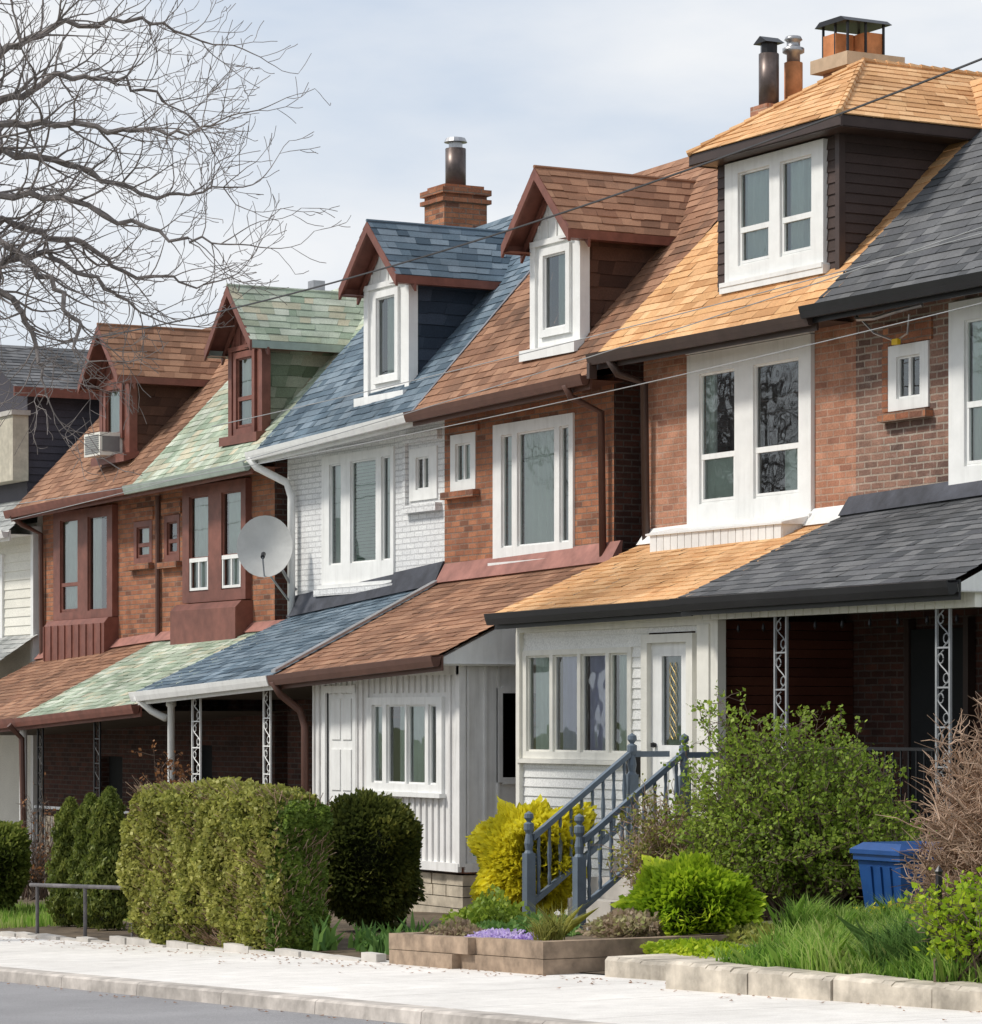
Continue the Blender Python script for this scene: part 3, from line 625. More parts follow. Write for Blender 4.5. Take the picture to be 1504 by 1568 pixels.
gable_dormer(G,-42.98,5.96,7.28,8.14,.55,.78,5.48,1.05,SH_G,SH_GD,OXB,OXB,[(-43.28,-42.74,6.10,7.12,'d',CURT,(0,1))],ev=GREENT)
porch_roof(G,-46.1,-41.5,17.7,1.90,2.10,3.12,3.2,SH_G,OXB,FLASHR,DARKS,fl_h=.10)
downspout(G,[(-46.1,19.95,5.3),(-46.1,19.95,3.0)],BRN,.04)
G('porch_floor',PFLR).box(-46.1,-41.9,17.8,19.95,-1.5,-.85,.5)
iron_post(G,-45.6,17.85,-.85,1.85,BLK,.10); iron_post(G,-43.4,17.85,-.85,1.95,BLK,.10)
G('porch_panel',simple('tan_panel',(.34,.29,.22),.8,.15)).box(-46.0,-42.0,17.95,18.0,-.75,.45,.5)
rl=G('porch_railing',GREYP); rl.box(-46.0,-42.0,17.90,17.93,.56,.60)
for i in range(14): rl.box(-46.0+i*.3,-45.98+i*.3,17.945,17.95,-.7,.45)
ch=G('chimney',BR_S); ch.box(-46.5,-45.9,22.3,22.9,7.5,8.50,.5); G('chimney_cap',CONC).box(-46.55,-45.85,22.25,22.95,8.50,8.58,.5)
G('flue_cap',METL).box(-46.1,-45.9,22.5,22.7,8.58,8.74,.5)
G.done()
# ---- house 1 : brown roof
G=Group('red_brick_row_house')
h=[window(G,-50.27,-47.78,3.50,5.26,20,[(-49.98,-49.22,3.62,5.12,'d',CURT),(-48.80,-48.0,3.62,5.12,'f',CURT,(0,.5))],OXB,proud=.10,mid=.3,sill=False)]
h.append(window(G,-47.13,-46.42,4.30,4.95,20,[(-47.02,-46.52,4.38,4.86,'d',CURT)],OXB,proud=.01,sill=False))
h.append((-48.5,-47.6,-.6,1.3))
house_shell(G,-50.99,-46.2,5.33,5.43,1.05,BR_R,BR_S,SH_R,h,xl=-51.17,xr=-46.15,lower=BR_S,zsplit=2.6,soffit=OXB)
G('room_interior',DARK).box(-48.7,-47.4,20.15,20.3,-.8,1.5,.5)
gutter(G,(-51.2,19.52,5.33),(-46.15,19.52,5.43),OXB)
b=G('bay_base',OXB); b.prism([(-50.3,20,3.49),(-50.3,19.82,3.49),(-50.3,19.75,3.4),(-50.3,19.75,2.82),(-50.3,20,2.82)],(2.55,0,0),.5)
for i in range(9): b.box(-50.3+i*.3,-50.27+i*.3,19.73,19.75,2.84,3.4)
s=G('brick_sill',BR_R); s.box(-47.22,-46.35,19.9,20,4.2,4.29,.5); s.box(-47.22,-46.35,19.97,20,4.96,5.15,.5)
gable_dormer(G,-47.85,6.0,7.22,8.09,.58,.80,5.38,1.05,SH_R,SH_RD,OXB,OXB,[(-48.2,-47.62,6.38,7.08,'f',CURT)])
ac=G('air_conditioner',CREAM); ac.box(-48.25,-47.6,19.62,20.0,6.02,6.38,.5)
for i in range(9): G('air_conditioner_grille',simple('ac_grille',(.2,.2,.2),.5,.1) if i==0 else bpy.data.materials['ac_grille']).box(-48.2,-47.65,19.612,19.62,6.06+i*.033,6.08+i*.033)
G('air_conditioner_grille',bpy.data.materials['ac_grille']).box(-47.6,-47.592,19.66,19.95,6.08,6.32)
porch_roof(G,-51.0,-46.1,17.7,1.72,1.90,2.92,3.12,SH_R,OXB,FLASHR,DARKS,fl_h=.10)
downspout(G,[(-50.95,19.42,5.25),(-50.92,19.6,5.1),(-50.9,19.93,4.95),(-50.9,19.95,2.9)],BRN,.045)
downspout(G,[(-45.98,17.5,1.8),(-45.98,17.7,1.6),(-45.98,17.75,-1)],BRN,.045)
G('porch_floor',PFLR).box(-51,-46.1,17.8,19.95,-1.6,-1.0,.5)
cw=G('porch_column',WHITE); cw.lathe((-46.3,17.85,-1),[(.06,0),(.06,2.75)],10)
G('porch_railing',BLK).box(-51,-46.2,17.84,17.87,0,.03)
G.done()
# ---- house 0 : far cream siding house
G=Group('cream_siding_house')
window(G,-54.0,-52.75,3.0,4.7,20,[(-53.85,-52.95,3.15,4.55,'d',CURT)],WHITE)
clap(G('facade_siding',SID_C),-58,-51.35,2.0,5.1,20,[(-54.0,-52.75,3.0,4.7)],course=.16)
G('corner_board',WHITE).box(-51.42,-51.3,19.95,20.1,-1.5,5.1,.5)
h=[(-53.98,-52.77,3.02,4.68)]
house_shell(G,-58,-51.36,5.02,5.02,1.0,SID_C,SID_C,SH_GY,h,Y=20.05,xl=-58.1,xr=-51.28,soffit=WHITE)
gutter(G,(-58.1,19.52,5.02),(-51.28,19.52,5.02),WHITE)
x0,x1=-55.2,-51.95; xr_=-53.4
r=G('dormer_roof',SH_K)
shingles(r,(x1+.3,19.75,7.45),(x1+.3,22.6,7.45),(xr_,22.9,8.35),(xr_,19.75,8.35)); shingles(r,(x0-.3,22.6,7.45),(x0-.3,19.75,7.45),(xr_,19.75,8.35),(xr_,22.9,8.35))
G('dormer_fascia',OXB).box(x1+.27,x1+.31,19.75,22.6,7.30,7.46,.5)
G('dormer_front',SID_K).face([(x0,20.1,5.3),(x1,20.1,5.3),(x1,20.1,7.45),(xr_,20.1,8.3),(x0,20.1,7.45)],.5)
shingles(G('dormer_cheek',SID_K),(x1,20.1,5.4),(x1,20.3,5.4),(x1,22.5,7.5),(x1,20.1,7.5),course=.14,w=None,lift=.018)
G('parapet',simple('stucco',(.50,.46,.37),.9,.15,10,.4,dirt=.3)).box(-54.6,-51.85,19.80,20.08,5.9,7.0,.5)
G('parapet_cap',CONC).box(-54.6,-51.8,19.76,20.1,7.0,7.08,.5)
shingles(G('porch_roof',SH_GY),(-58,17.9,1.9),(-51.2,17.9,1.9),(-51.2,20,3.3),(-58,20,3.3))
gutter(G,(-58,17.9,1.88),(-51.2,17.9,1.88),WHITE)
G('porch_column',WHITE).box(-51.5,-51.35,17.95,18.1,-1.3,1.8,.5)
G('porch_floor',PFLR).box(-58,-51.2,17.9,20,-1.8,-1.1,.5)
G.done()
# ============================================================ front steps
G=Group('front_steps')
st=G('treads',CONC)
for i in range(5):
    st.box(-28.72,-27.88,16.7+i*.26,18.23,-.35+i*.21,-.35+(i+1)*.21-.002,.5)
wd=G('railing',GREYW)
def newel(x,y,z0,z1):
    wd.box(x-.05,x+.05,y-.05,y+.05,z0,z1-.42,.5)
    wd.lathe((x,y,z1-.42),[(.052,0),(.036,.03),(.048,.1),(.031,.2),(.052,.24),(.052,.3),(.02,.32),(.05,.36),(.046,.4),(0,.43)],10,.5)
for x in (-28.8,-27.8):
    newel(x,16.55,-.5,.95); newel(x,17.78,.2,1.74)
    for (z0,z1) in ((.66,1.50),(.0,.84)):
        wd.prism([(x-.032,16.6,z0),(x+.032,16.6,z0),(x+.032,16.6,z0+.065),(x-.032,16.6,z0+.065)],(0,1.15,z1-z0),.5)
    for i in range(9):
        t=(i+.5)/9; y=16.6+1.15*t; z=.04+.84*t
        wd.lathe((x,y,z),[(.013,0),(.022,.1),(.014,.16),(.025,.34),(.014,.5),(.02,.56),(.014,.64)],8,.5)
    wd.box(x-.032,x+.032,17.8,18.22,1.50,1.56,.5)
G.done()
# ============================================================ planter, walls
G=Group('raised_timber_planter')
tb=G('timbers',TIMB)
def timber(p,q,z,h=.135,w=.12):
    p=Vector(p);q=Vector(q);d=(q-p).normalized();n=Vector((-d.y,d.x))*w
    zp=zg(p.x);zq=zg(q.x)
    a=[(p.x,p.y,zp+z),(q.x,q.y,zq+z),(q.x+n.x,q.y+n.y,zq+z),(p.x+n.x,p.y+n.y,zp+z)]
    tb.prism([a[0],a[1],a[2],a[3]][::-1],(0,0,h))
for j in range(2):
    o_=.25*j
    for a,b in ((-25.05,-23.75+o_),(-23.745+o_,-22.28)):
        timber((a,13.0+random.uniform(-.012,.012)),(b,12.92+random.uniform(-.012,.012)),.005+j*.14)
    timber((-22.26,12.92),(-22.26,15.0),.005+j*.14)
    timber((-25.05,14.6),(-25.05,13.13),.005+j*.14)
G.done()
mb=MB(); mb.face([(-25.0,13.08,.0),(-22.3,13.0,.10),(-22.3,14.8,.16),(-25.0,14.8,.02)],.5); mb.obj('planter_soil',SOIL)
G=Group('stone_kerb_wall'); sw=G('blocks',simple('wall_concrete',(.45,.40,.33),.9,.38,4,.9,dirt=.3))
for (a,b,y,zt) in ((-21.7,-20.0,13.15,.06),(-19.95,-18.9,12.6,.16),(-18.88,-17.9,12.6,.175),(-17.88,-16.8,12.61,.195),(-16.78,-15.5,12.6,.22),(-15.48,-14,12.6,.25),(-13.98,-12,12.6,.26)):
    n=10
    for k in range(n):
        xa=a+(b-a)*k/n;xb=a+(b-a)*(k+1)/n; j1=random.uniform(0,.016);j2=random.uniform(0,.016)
        sw.prism([(xa,y,-.3),(xa,y,zt-.02-j1),(xa,y+.025+j2,zt-j1*.5),(xa,y+(.25 if y<13 else .9),zt),(xa,y+(.25 if y<13 else .9),-.3)][::-1],(xb-xa,0,0))
sw.prism([(-19.95,12.86,-.3),(-19.95,14.8,-.3),(-19.95,14.8,.18),(-19.95,12.86,.155)],(.22,0,0))
G.done()
G=Group('hedge_edging'); sw=G('blocks',CONC)
x=-35.5
while x<-25.4:
    w_=random.uniform(.3,.7); z=zg(x); sw.box(x,x+w_-.02,13.02+random.uniform(-.02,.02),13.12,z-.1,z+random.uniform(.04,.10)); x+=w_
G.done()
# ============================================================ vegetation
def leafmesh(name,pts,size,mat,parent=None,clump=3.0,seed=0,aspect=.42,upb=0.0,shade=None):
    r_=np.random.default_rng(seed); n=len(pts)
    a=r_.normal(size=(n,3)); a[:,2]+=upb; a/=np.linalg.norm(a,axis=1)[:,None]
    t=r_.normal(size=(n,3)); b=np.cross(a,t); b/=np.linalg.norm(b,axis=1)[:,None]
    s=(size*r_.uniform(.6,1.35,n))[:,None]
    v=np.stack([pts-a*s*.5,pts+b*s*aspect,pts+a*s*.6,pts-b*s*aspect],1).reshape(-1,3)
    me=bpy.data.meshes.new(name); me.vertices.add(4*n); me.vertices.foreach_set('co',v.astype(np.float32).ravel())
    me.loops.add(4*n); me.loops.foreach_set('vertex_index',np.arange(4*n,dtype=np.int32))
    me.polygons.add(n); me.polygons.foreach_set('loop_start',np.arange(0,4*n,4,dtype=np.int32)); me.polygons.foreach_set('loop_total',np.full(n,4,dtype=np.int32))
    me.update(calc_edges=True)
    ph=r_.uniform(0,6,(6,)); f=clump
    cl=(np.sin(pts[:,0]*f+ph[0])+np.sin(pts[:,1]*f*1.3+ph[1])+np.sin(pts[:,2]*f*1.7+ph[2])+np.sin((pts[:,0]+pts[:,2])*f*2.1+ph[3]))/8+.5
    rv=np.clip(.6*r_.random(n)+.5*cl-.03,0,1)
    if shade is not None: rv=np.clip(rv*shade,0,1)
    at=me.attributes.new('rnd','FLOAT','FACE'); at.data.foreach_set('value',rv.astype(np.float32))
    me.materials.append(mat); o=bpy.data.objects.new(name,me); scene.collection.objects.link(o)
    if parent: o.parent=parent
    return o
def lump_dirs(k,seed):
    r_=np.random.default_rng(seed); d=r_.normal(size=(k,3)); return d/np.linalg.norm(d,axis=1)[:,None]
def lumpr(d,L,amp,w=.2):
    return 1+amp*(np.exp(-(1-d@L.T)/(w*w)).sum(1)-.8)
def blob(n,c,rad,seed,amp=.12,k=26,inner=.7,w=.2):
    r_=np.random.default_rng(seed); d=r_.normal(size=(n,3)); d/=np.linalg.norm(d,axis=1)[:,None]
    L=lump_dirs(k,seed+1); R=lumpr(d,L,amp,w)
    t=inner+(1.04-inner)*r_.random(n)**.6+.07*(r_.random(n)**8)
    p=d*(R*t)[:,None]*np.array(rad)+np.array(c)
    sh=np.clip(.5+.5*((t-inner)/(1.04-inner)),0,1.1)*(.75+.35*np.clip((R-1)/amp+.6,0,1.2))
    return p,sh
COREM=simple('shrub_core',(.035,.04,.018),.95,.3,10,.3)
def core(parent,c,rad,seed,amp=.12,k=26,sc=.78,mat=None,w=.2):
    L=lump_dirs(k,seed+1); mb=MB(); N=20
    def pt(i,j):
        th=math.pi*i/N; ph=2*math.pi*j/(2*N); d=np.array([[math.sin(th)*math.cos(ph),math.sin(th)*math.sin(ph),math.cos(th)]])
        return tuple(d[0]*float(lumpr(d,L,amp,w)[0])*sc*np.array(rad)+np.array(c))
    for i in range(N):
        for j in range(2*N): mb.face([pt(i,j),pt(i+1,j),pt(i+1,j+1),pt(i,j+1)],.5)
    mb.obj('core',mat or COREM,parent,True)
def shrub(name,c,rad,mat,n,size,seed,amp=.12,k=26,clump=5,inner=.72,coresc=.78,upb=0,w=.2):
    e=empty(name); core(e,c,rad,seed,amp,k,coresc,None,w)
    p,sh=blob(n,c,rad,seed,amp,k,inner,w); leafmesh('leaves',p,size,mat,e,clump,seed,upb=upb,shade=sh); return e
LF_H=rndmat('hedge_leaves',[(.08,.09,.025),(.22,.24,.05),(.38,.38,.085),(.54,.52,.16)],leaf=True,noise_scale=2,var=.25)
LF_HR=rndmat('hedge_side_leaves',[(.06,.09,.02),(.15,.23,.04),(.30,.40,.07)],leaf=True,noise_scale=2,var=.25)
LF_Y=rndmat('yew_leaves',[(.035,.05,.015),(.10,.12,.025),(.22,.22,.045)],leaf=True)
LF_C=rndmat('cedar_leaves',[(.045,.07,.015),(.13,.17,.03),(.29,.32,.07)],leaf=True)
LF_E=rndmat('golden_leaves',[(.38,.36,.02),(.82,.74,.04),(.93,.86,.10)],leaf=True,var=.12,tl=.45)
LF_L=rndmat('lime_leaves',[(.12,.24,.015),(.36,.50,.025),(.64,.70,.06)],leaf=True,var=.12,tl=.45)
LF_G=rndmat('spring_green_leaves',[(.09,.14,.025),(.25,.36,.045),(.46,.55,.09)],leaf=True,tl=.45)
LF_T=rndmat('tulip_leaves',[(.05,.12,.03),(.13,.25,.06),(.24,.38,.10)],leaf=True)
LF_GR=rndmat('grass_blades',[(.09,.18,.03),(.20,.38,.05),(.38,.54,.11),(.52,.56,.22)],leaf=True,tl=.45)
TWIG=rndmat('dry_twigs',[(.24,.16,.11),(.48,.34,.24),(.66,.50,.38)],leaf=True)
LF_RU=rndmat('russet_leaves',[(.18,.08,.035),(.40,.19,.08)],leaf=True)
e=empty('clipped_hedge')
hx0,hx1,hy0,hy1=-31.15,-27.55,13.1,13.68
r_=np.random.default_rng(3)
def hz(x): return 1.20+.035*np.sin(x*2.1)+.02*np.sin(x*5.3)
def hb(x): return .033*(x+18)+.02
def bumps(a,b): return .07*np.sin(a*3.1+1)*np.sin(b*3.6)+.035*np.sin(a*9+b*3)+.025*np.sin(b*13+a*2)+.03*np.sin(a*17)*np.sin(b*15+2)
def rnd_edge(p):
    x,y,z=p[:,0],p[:,1],p[:,2]; top=hz(x); k=np.clip((z-(top-.16))/.16,0,1)
    y=y+.10*k**2*(y<(hy0+hy1)/2)-.08*k**2*(y>(hy0+hy1)/2); cx_=np.clip((x-(hx1-.18))/.18,0,1); y=y+.09*cx_**2*(y<(hy0+hy1)/2)
    x=x-.09*k**2*cx_; cl=np.clip(((hx0+.18)-x)/.18,0,1); y=y+.09*cl**2*(y<(hy0+hy1)/2)
    return np.stack([x,y,z-.03*cx_*k],1)
N=50000; x=r_.uniform(hx0,hx1,N); t=r_.random(N); z=hb(x)+t*(hz(x)-hb(x)); dep=r_.random(N)**1.5*.16-.05*(r_.random(N)**10)
F=np.stack([x,hy0+dep+bumps(x,z)+.06*(t<.15),z],1)
N2=14000; y=r_.uniform(hy0,hy1,N2); t2=r_.random(N2); z=hb(hx1)+t2*(hz(hx1)-hb(hx1)); dep2=r_.random(N2)**1.5*.16
S=np.stack([hx1-dep2+bumps(y,z),y,z],1); S2=np.stack([hx0+dep2[:5000]+bumps(y,z)[:5000],y[:5000],z[:5000]],1)
N3=11000; x=r_.uniform(hx0,hx1,N3); y=r_.uniform(hy0,hy1,N3); d3=r_.random(N3)**2*.15
T=np.stack([x,y,hz(x)-d3+.07*np.abs(np.sin(x*9+y*5))*r_.random(N3)],1)
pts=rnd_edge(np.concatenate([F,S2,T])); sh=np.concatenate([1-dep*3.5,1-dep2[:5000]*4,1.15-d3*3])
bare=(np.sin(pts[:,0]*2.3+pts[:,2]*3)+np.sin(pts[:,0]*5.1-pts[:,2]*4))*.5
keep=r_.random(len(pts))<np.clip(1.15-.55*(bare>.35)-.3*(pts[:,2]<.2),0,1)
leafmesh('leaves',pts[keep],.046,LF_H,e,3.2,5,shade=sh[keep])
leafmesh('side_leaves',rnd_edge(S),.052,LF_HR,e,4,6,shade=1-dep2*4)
mb=MB()
mb.box(hx0+.16,hx1-.16,hy0+.17,hy1-.08,-.9,1.02); mb.obj('core',simple('hedge_core',(.09,.08,.04),.95,.4,12,.5),e)
tw=MB()
for i in range(1500):
    x=random.uniform(hx0+.1,hx1-.03);z=random.uniform(-.4,1.15)
    p=Vector((x,hy0+.17,max(z,hb(x)))); tw.tube([p,p+Vector((random.uniform(-.08,.08),-random.uniform(.08,.2),random.uniform(.05,.2)))],.004,3)
for i in range(400):
    y=random.uniform(hy0+.05,hy1);z=random.uniform(-.3,1.05)
    p=Vector((hx1-.15,y,z)); tw.tube([p,p+Vector((random.uniform(.08,.2),random.uniform(-.08,.08),random.uniform(.05,.2)))],.004,3)
tw.obj('twigs',TWIG,e)
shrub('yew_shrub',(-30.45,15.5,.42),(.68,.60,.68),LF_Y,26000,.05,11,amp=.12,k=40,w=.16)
for i,(x,yy,h_,w_) in enumerate(((-35.6,14.3,1.46,.25),(-34.85,14.25,1.50,.24),(-34.05,14.15,1.56,.28))):
    e=empty('upright_cedar'); n=14000; q=np.random.default_rng(40+i)
    t=q.random(n)**.85; ang=q.uniform(0,2*np.pi,n); rad=w_*(1.0-.6*t**2.2)*np.clip(t*9,.6,1)*np.where(t>.86,np.sqrt(np.clip((1.01-t)/.15,0,1)),1)
    rad=rad*(1+.2*np.sin(ang*3+t*17)+.15*np.sin(ang*5-t*29)); dp=q.random(n)**.5
    z0=zg(x)+.08; p=np.stack([x+rad*dp*np.cos(ang),yy+rad*dp*np.sin(ang),z0+t*h_],1)
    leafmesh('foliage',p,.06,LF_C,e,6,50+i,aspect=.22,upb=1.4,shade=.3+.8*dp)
    mb=MB(); mb.lathe((x,yy,z0),[(.05,0),(w_*.5,.1),(w_*.5,h_*.5),(w_*.3,h_*.8),(0,h_*.9)],10); mb.obj('core',COREM,e)
shrub('dark_shrub',(-39.4,14.6,.0),(.95,.6,.62),LF_C,16000,.06,14,amp=.14)
shrub('golden_euonymus_shrub',(-29.50,16.95,.42),(.74,.50,.62),LF_E,17000,.075,21,amp=.22,k=40,coresc=.66,inner=.6,w=.14)
shrub('lime_spirea_shrub',(-22.95,14.75,.30),(.62,.55,.44),LF_L,16000,.062,22,amp=.2,k=46,inner=.65,coresc=.7,w=.13)
def twiggy(name,c,rad,seed,nst,leafmat,nleaf,lsize,twmat,base,coresc=0,amp=.2,rk=1.0,curl=.02,sub=2):
    e=empty(name); q=random.Random(seed); mb=MB(); L=lump_dirs(18,seed+1); tips=[]
    for i in range(nst):
        d=Vector((q.gauss(0,1),q.gauss(0,1),abs(q.gauss(.25,.8)))); d.normalize()
        R=float(lumpr(np.array([list(d)]),L,amp,.25)[0])*q.uniform(.7,1.05)
        tip=Vector((c[0]+d.x*rad[0]*R,c[1]+d.y*rad[1]*R,base+.3+d.z*(c[2]+rad[2]-base-.3)*R))
        p0=Vector((c[0]+q.gauss(0,.12),c[1]+q.gauss(0,.12),base)); pts=[]
        for k in range(7):
            t=k/6; pt=p0.lerp(tip,t); pt.z+=.18*math.sin(t*3.1)*rad[2]; pt+=Vector((q.gauss(0,curl),q.gauss(0,curl),q.gauss(0,curl)))*(t>0); pts.append(pt)
        mb.tube(pts,[.012*rk,.010*rk,.008*rk,.006*rk,.005*rk,.004*rk,.0025*rk],4); tips.append(pts)
        for k in range(2,7):
            for j in range(sub):
                a=pts[k]; b=a+Vector((q.gauss(0,.11),q.gauss(0,.11),q.uniform(-.04,.2))); m_=(a+b)/2+Vector((q.gauss(0,.03),q.gauss(0,.03),.02))
                mb.tube([a,m_,b],[.004*rk,.003*rk,.0015*rk],3,cap=False); tips.append([m_,b,b])
    mb.obj('stems',twmat,e)
    if nleaf:
        P_=[]
        for i in range(nleaf):
            pts=q.choice(tips); k=q.random()
            if len(pts)==3: a=pts[0].lerp(pts[1],k)
            else:
                k=.4+.6*k; ii=min(5,int(k*6)); a=pts[ii].lerp(pts[ii+1],k*6-ii)
            P_.append((a.x+q.gauss(0,.025),a.y+q.gauss(0,.025),a.z+q.gauss(0,.025)))
        leafmesh('leaves',np.array(P_),lsize,leafmat,e,3,seed)
    return e
TWD=rndmat('brown_stems',[(.12,.085,.065),(.26,.19,.145)],leaf=True)
twiggy('green_shrub',(-24.35,16.8,.85),(1.30,1.0,1.20),31,600,LF_G,52000,.037,TWD,.05,amp=.12)
twiggy('budding_shrub',(-26.0,16.5,.4),(.62,.5,.72),34,170,LF_H,5500,.035,TWIG,0,amp=.2)
twiggy('bare_brown_shrub',(-17.9,14.25,1.1),(.95,.8,1.02),32,900,None,0,0,TWIG,.2,amp=.14,rk=1.15,curl=.04,sub=3)
twiggy('leafing_shrub',(-16.85,13.1,.45),(.58,.4,.36),33,90,LF_L,4200,.045,TWD,.18)
twiggy('russet_shrub',(-38.0,16.6,.9),(.8,.5,.75),36,60,LF_RU,2600,.05,TWD,-.4)
twiggy('russet_shrub',(-42.5,16.6,.3),(.7,.5,.6),37,50,LF_RU,300,.05,TWD,-.6)
def blades(name,n,xr_,yr_,zf,h,mat,seed,wd=.007,lean=.35,mask=None,parent=None):
    q=np.random.default_rng(seed); x=q.uniform(*xr_,n); y=q.uniform(*yr_,n)
    if mask is not None: k=mask(x,y); x=x[k];y=y[k]; n=len(x)
    z=zf(x,y); hh=h*q.uniform(.5,1.3,n)*(1+.45*np.sin(x*4+y)*np.sin(y*5)+.25*np.sin(x*11)*np.sin(y*9+x*3)); a=q.uniform(0,6.28,n); ln=lean*q.random(n)*hh
    dx=np.cos(a)*wd; dy=np.sin(a)*wd; b=q.uniform(0,6.28,n)
    p0=np.stack([x-dx,y-dy,z],1);p1=np.stack([x+dx,y+dy,z],1);mx=ln*.3
    m1=np.stack([x+dx*.8+np.cos(b)*mx,y+dy*.8+np.sin(b)*mx,z+hh*.6],1);m0=np.stack([x-dx*.8+np.cos(b)*mx,y-dy*.8+np.sin(b)*mx,z+hh*.6],1)
    tp=np.stack([x+np.cos(b)*ln,y+np.sin(b)*ln,z+hh],1)
    v=np.stack([p0,p1,m1,tp,m0],1).reshape(-1,3)
    me=bpy.data.meshes.new(name); me.vertices.add(5*n); me.vertices.foreach_set('co',v.astype(np.float32).ravel())
    me.loops.add(5*n); me.loops.foreach_set('vertex_index',np.arange(5*n,dtype=np.int32)); me.polygons.add(n)
    me.polygons.foreach_set('loop_start',np.arange(0,5*n,5,dtype=np.int32)); me.polygons.foreach_set('loop_total',np.full(n,5,dtype=np.int32)); me.update(calc_edges=True)
    at=me.attributes.new('rnd','FLOAT','FACE'); at.data.foreach_set('value',np.clip(q.random(n)*.7+.15+.2*np.sin(x*3)*np.sin(y*4),0,1).astype(np.float32))
    me.materials.append(mat); o=bpy.data.objects.new(name,me); scene.collection.objects.link(o)
    if parent: o.parent=parent
    return o
def zl_(x,y): return .12+.06*np.clip((y-12.8)/2.0,0,1.6)+.02*np.sin(x*2)*np.sin(y*3)+.0*x
mb=MB()
for i in range(24):
    for j in range(12):
        q=[]
        for (a,b) in ((i,j),(i+1,j),(i+1,j+1),(i,j+1)):
            x=-19.75+a*.4;y=12.83+b*.45; q.append((x,y,float(zl_(x,y))))
        mb.face(q,.5)
for i in range(6):
    for j in range(9):
        q=[]
        for (a,b) in ((i,j),(i+1,j),(i+1,j+1),(i,j+1)):
            x=-24+a*.71;y=14.3+b*.45; q.append((x,y,float(zl_(x,y))-.03-.06*(x<-21.5)))
        mb.face(q,.5)
mb.obj('lawn',GRND)
blades('lawn_grass',56000,(-21.5,-15.6),(12.85,16.2),zl_,.19,LF_GR,61,.006,.9,mask=lambda x,y:(x>-19.7)|(y>14.6))
blades('lawn_grass',9000,(-42,-35.9),(13.3,16.5),lambda x,y:.033*(x+18)+.05,.13,LF_GR,62,.008)
def clumps(name,cs,mat,h,n,wd,seed,lean=1.2,sp=.12):
    e=empty(name)
    for i,(x,y,z) in enumerate(cs):
        blades('blades',n,(x-sp,x+sp),(y-sp,y+sp),lambda a,b:np.full_like(a,z),h,mat,seed+i,wd,lean,parent=e)
clumps('tulip_foliage',[(random.uniform(-27.2,-25.3),random.uniform(13.3,14.3),-.24) for _ in range(26)],LF_T,.20,20,.026,70,1.1)
clumps('ornamental_grass_tuft',[(-22.65,13.2,.12)],LF_H,.2,300,.004,110,1.6,.1)
clumps('ornamental_grass_tuft',[(-17.9,13.2,.15),(-18.1,13.35,.15)],LF_T,.28,600,.005,111,1.5,.2)
PUR=rndmat('purple_petals',[(.34,.20,.55),(.64,.52,.84),(.88,.80,.92)],leaf=True)
PNK=rndmat('dusty_pink_leaves',[(.18,.12,.08),(.40,.30,.21),(.34,.38,.12)],leaf=True)
def mound(name,c,rad,mat,n,size,seed):
    e=empty(name); q=np.random.default_rng(seed); d=q.normal(size=(n,3)); d/=np.linalg.norm(d,axis=1)[:,None]; d[:,2]=np.abs(d[:,2])
    lm=lumpr(d,lump_dirs(14,seed),.25,.22)
    p=d*np.array(rad)*(lm*(.45+.65*q.random(n)))[:,None]+np.array(c); leafmesh('leaves',p,size,mat,e,8,seed)
mound('purple_creeping_phlox',(-23.7,13.30,.06),(.36,.22,.09),PUR,1100,.028,81)
mound('purple_creeping_phlox',(-23.1,13.25,.08),(.2,.18,.07),PUR,380,.028,91)
mound('garden_perennial',(-24.5,13.4,.0),(.42,.28,.17),PNK,1500,.04,82)
mound('garden_perennial',(-22.9,14.1,.1),(.5,.3,.26),PNK,2200,.045,83)
mound('garden_perennial',(-21.6,14.0,.03),(.8,.35,.14),LF_L,3000,.045,84)
mound('garden_perennial',(-22.0,14.9,.02),(.8,.4,.24),LF_H,3000,.045,85)
mound('garden_perennial',(-26.6,14.9,-.25),(.5,.4,.26),LF_T,2200,.06,86)
mound('garden_perennial',(-27.9,15.6,-.2),(.6,.4,.35),LF_G,2600,.055,88)
mound('garden_perennial',(-23.9,13.9,.05),(.5,.3,.2),LF_T,1600,.05,92)
YEL=rndmat('yellow_petals',[(.7,.6,.03),(.85,.75,.05)],leaf=True)
mound('daffodils',(-20.9,15.4,.36),(.5,.25,.12),YEL,90,.045,87)
# leaf litter on the pavement
q=np.random.default_rng(120); n=700; x=q.uniform(-42,-15,n); y=13.0-np.abs(q.normal(0,.35,n)); y[:160]=10.1-np.abs(q.normal(0,.12,160))
z=.033*(x+18)+.02; z[:160]-=.11
mb=MB()
for i in range(n):
    a=q.uniform(0,6.28); s_=q.uniform(.008,.022); c_=(x[i],y[i],z[i])
    mb.face([(c_[0]+s_*math.cos(a+k*1.57)*(1.6 if k%2 else .8),c_[1]+s_*math.sin(a+k*1.57)*(1.6 if k%2 else .8),c_[2]+.006*(k%2)) for k in range(4)])
mb.obj('leaf_litter',LF_RU)
G=Group('green_bin'); b=G('body',GREENP); b.prism([(-30.72,17.1,-.35),(-30.35,17.1,-.35),(-30.30,17.05,.42),(-30.77,17.05,.42)],(0,.45,0),.5); b.box(-30.79,-30.28,17.0,17.55,.42,.49,.5); G.done()
G=Group('blue_recycling_bin'); b=G('body',BLUEP)
cx,cy,z0=-21.55,15.95,.12
def ring(hw,hd,z): return [(cx-hw,cy-hd,z),(cx+hw,cy-hd,z),(cx+hw,cy+hd,z),(cx-hw,cy+hd,z)]
R_=[ring(.22,.24,z0),ring(.29,.30,z0+.62),ring(.32,.33,z0+.63),ring(.32,.33,z0+.68)]
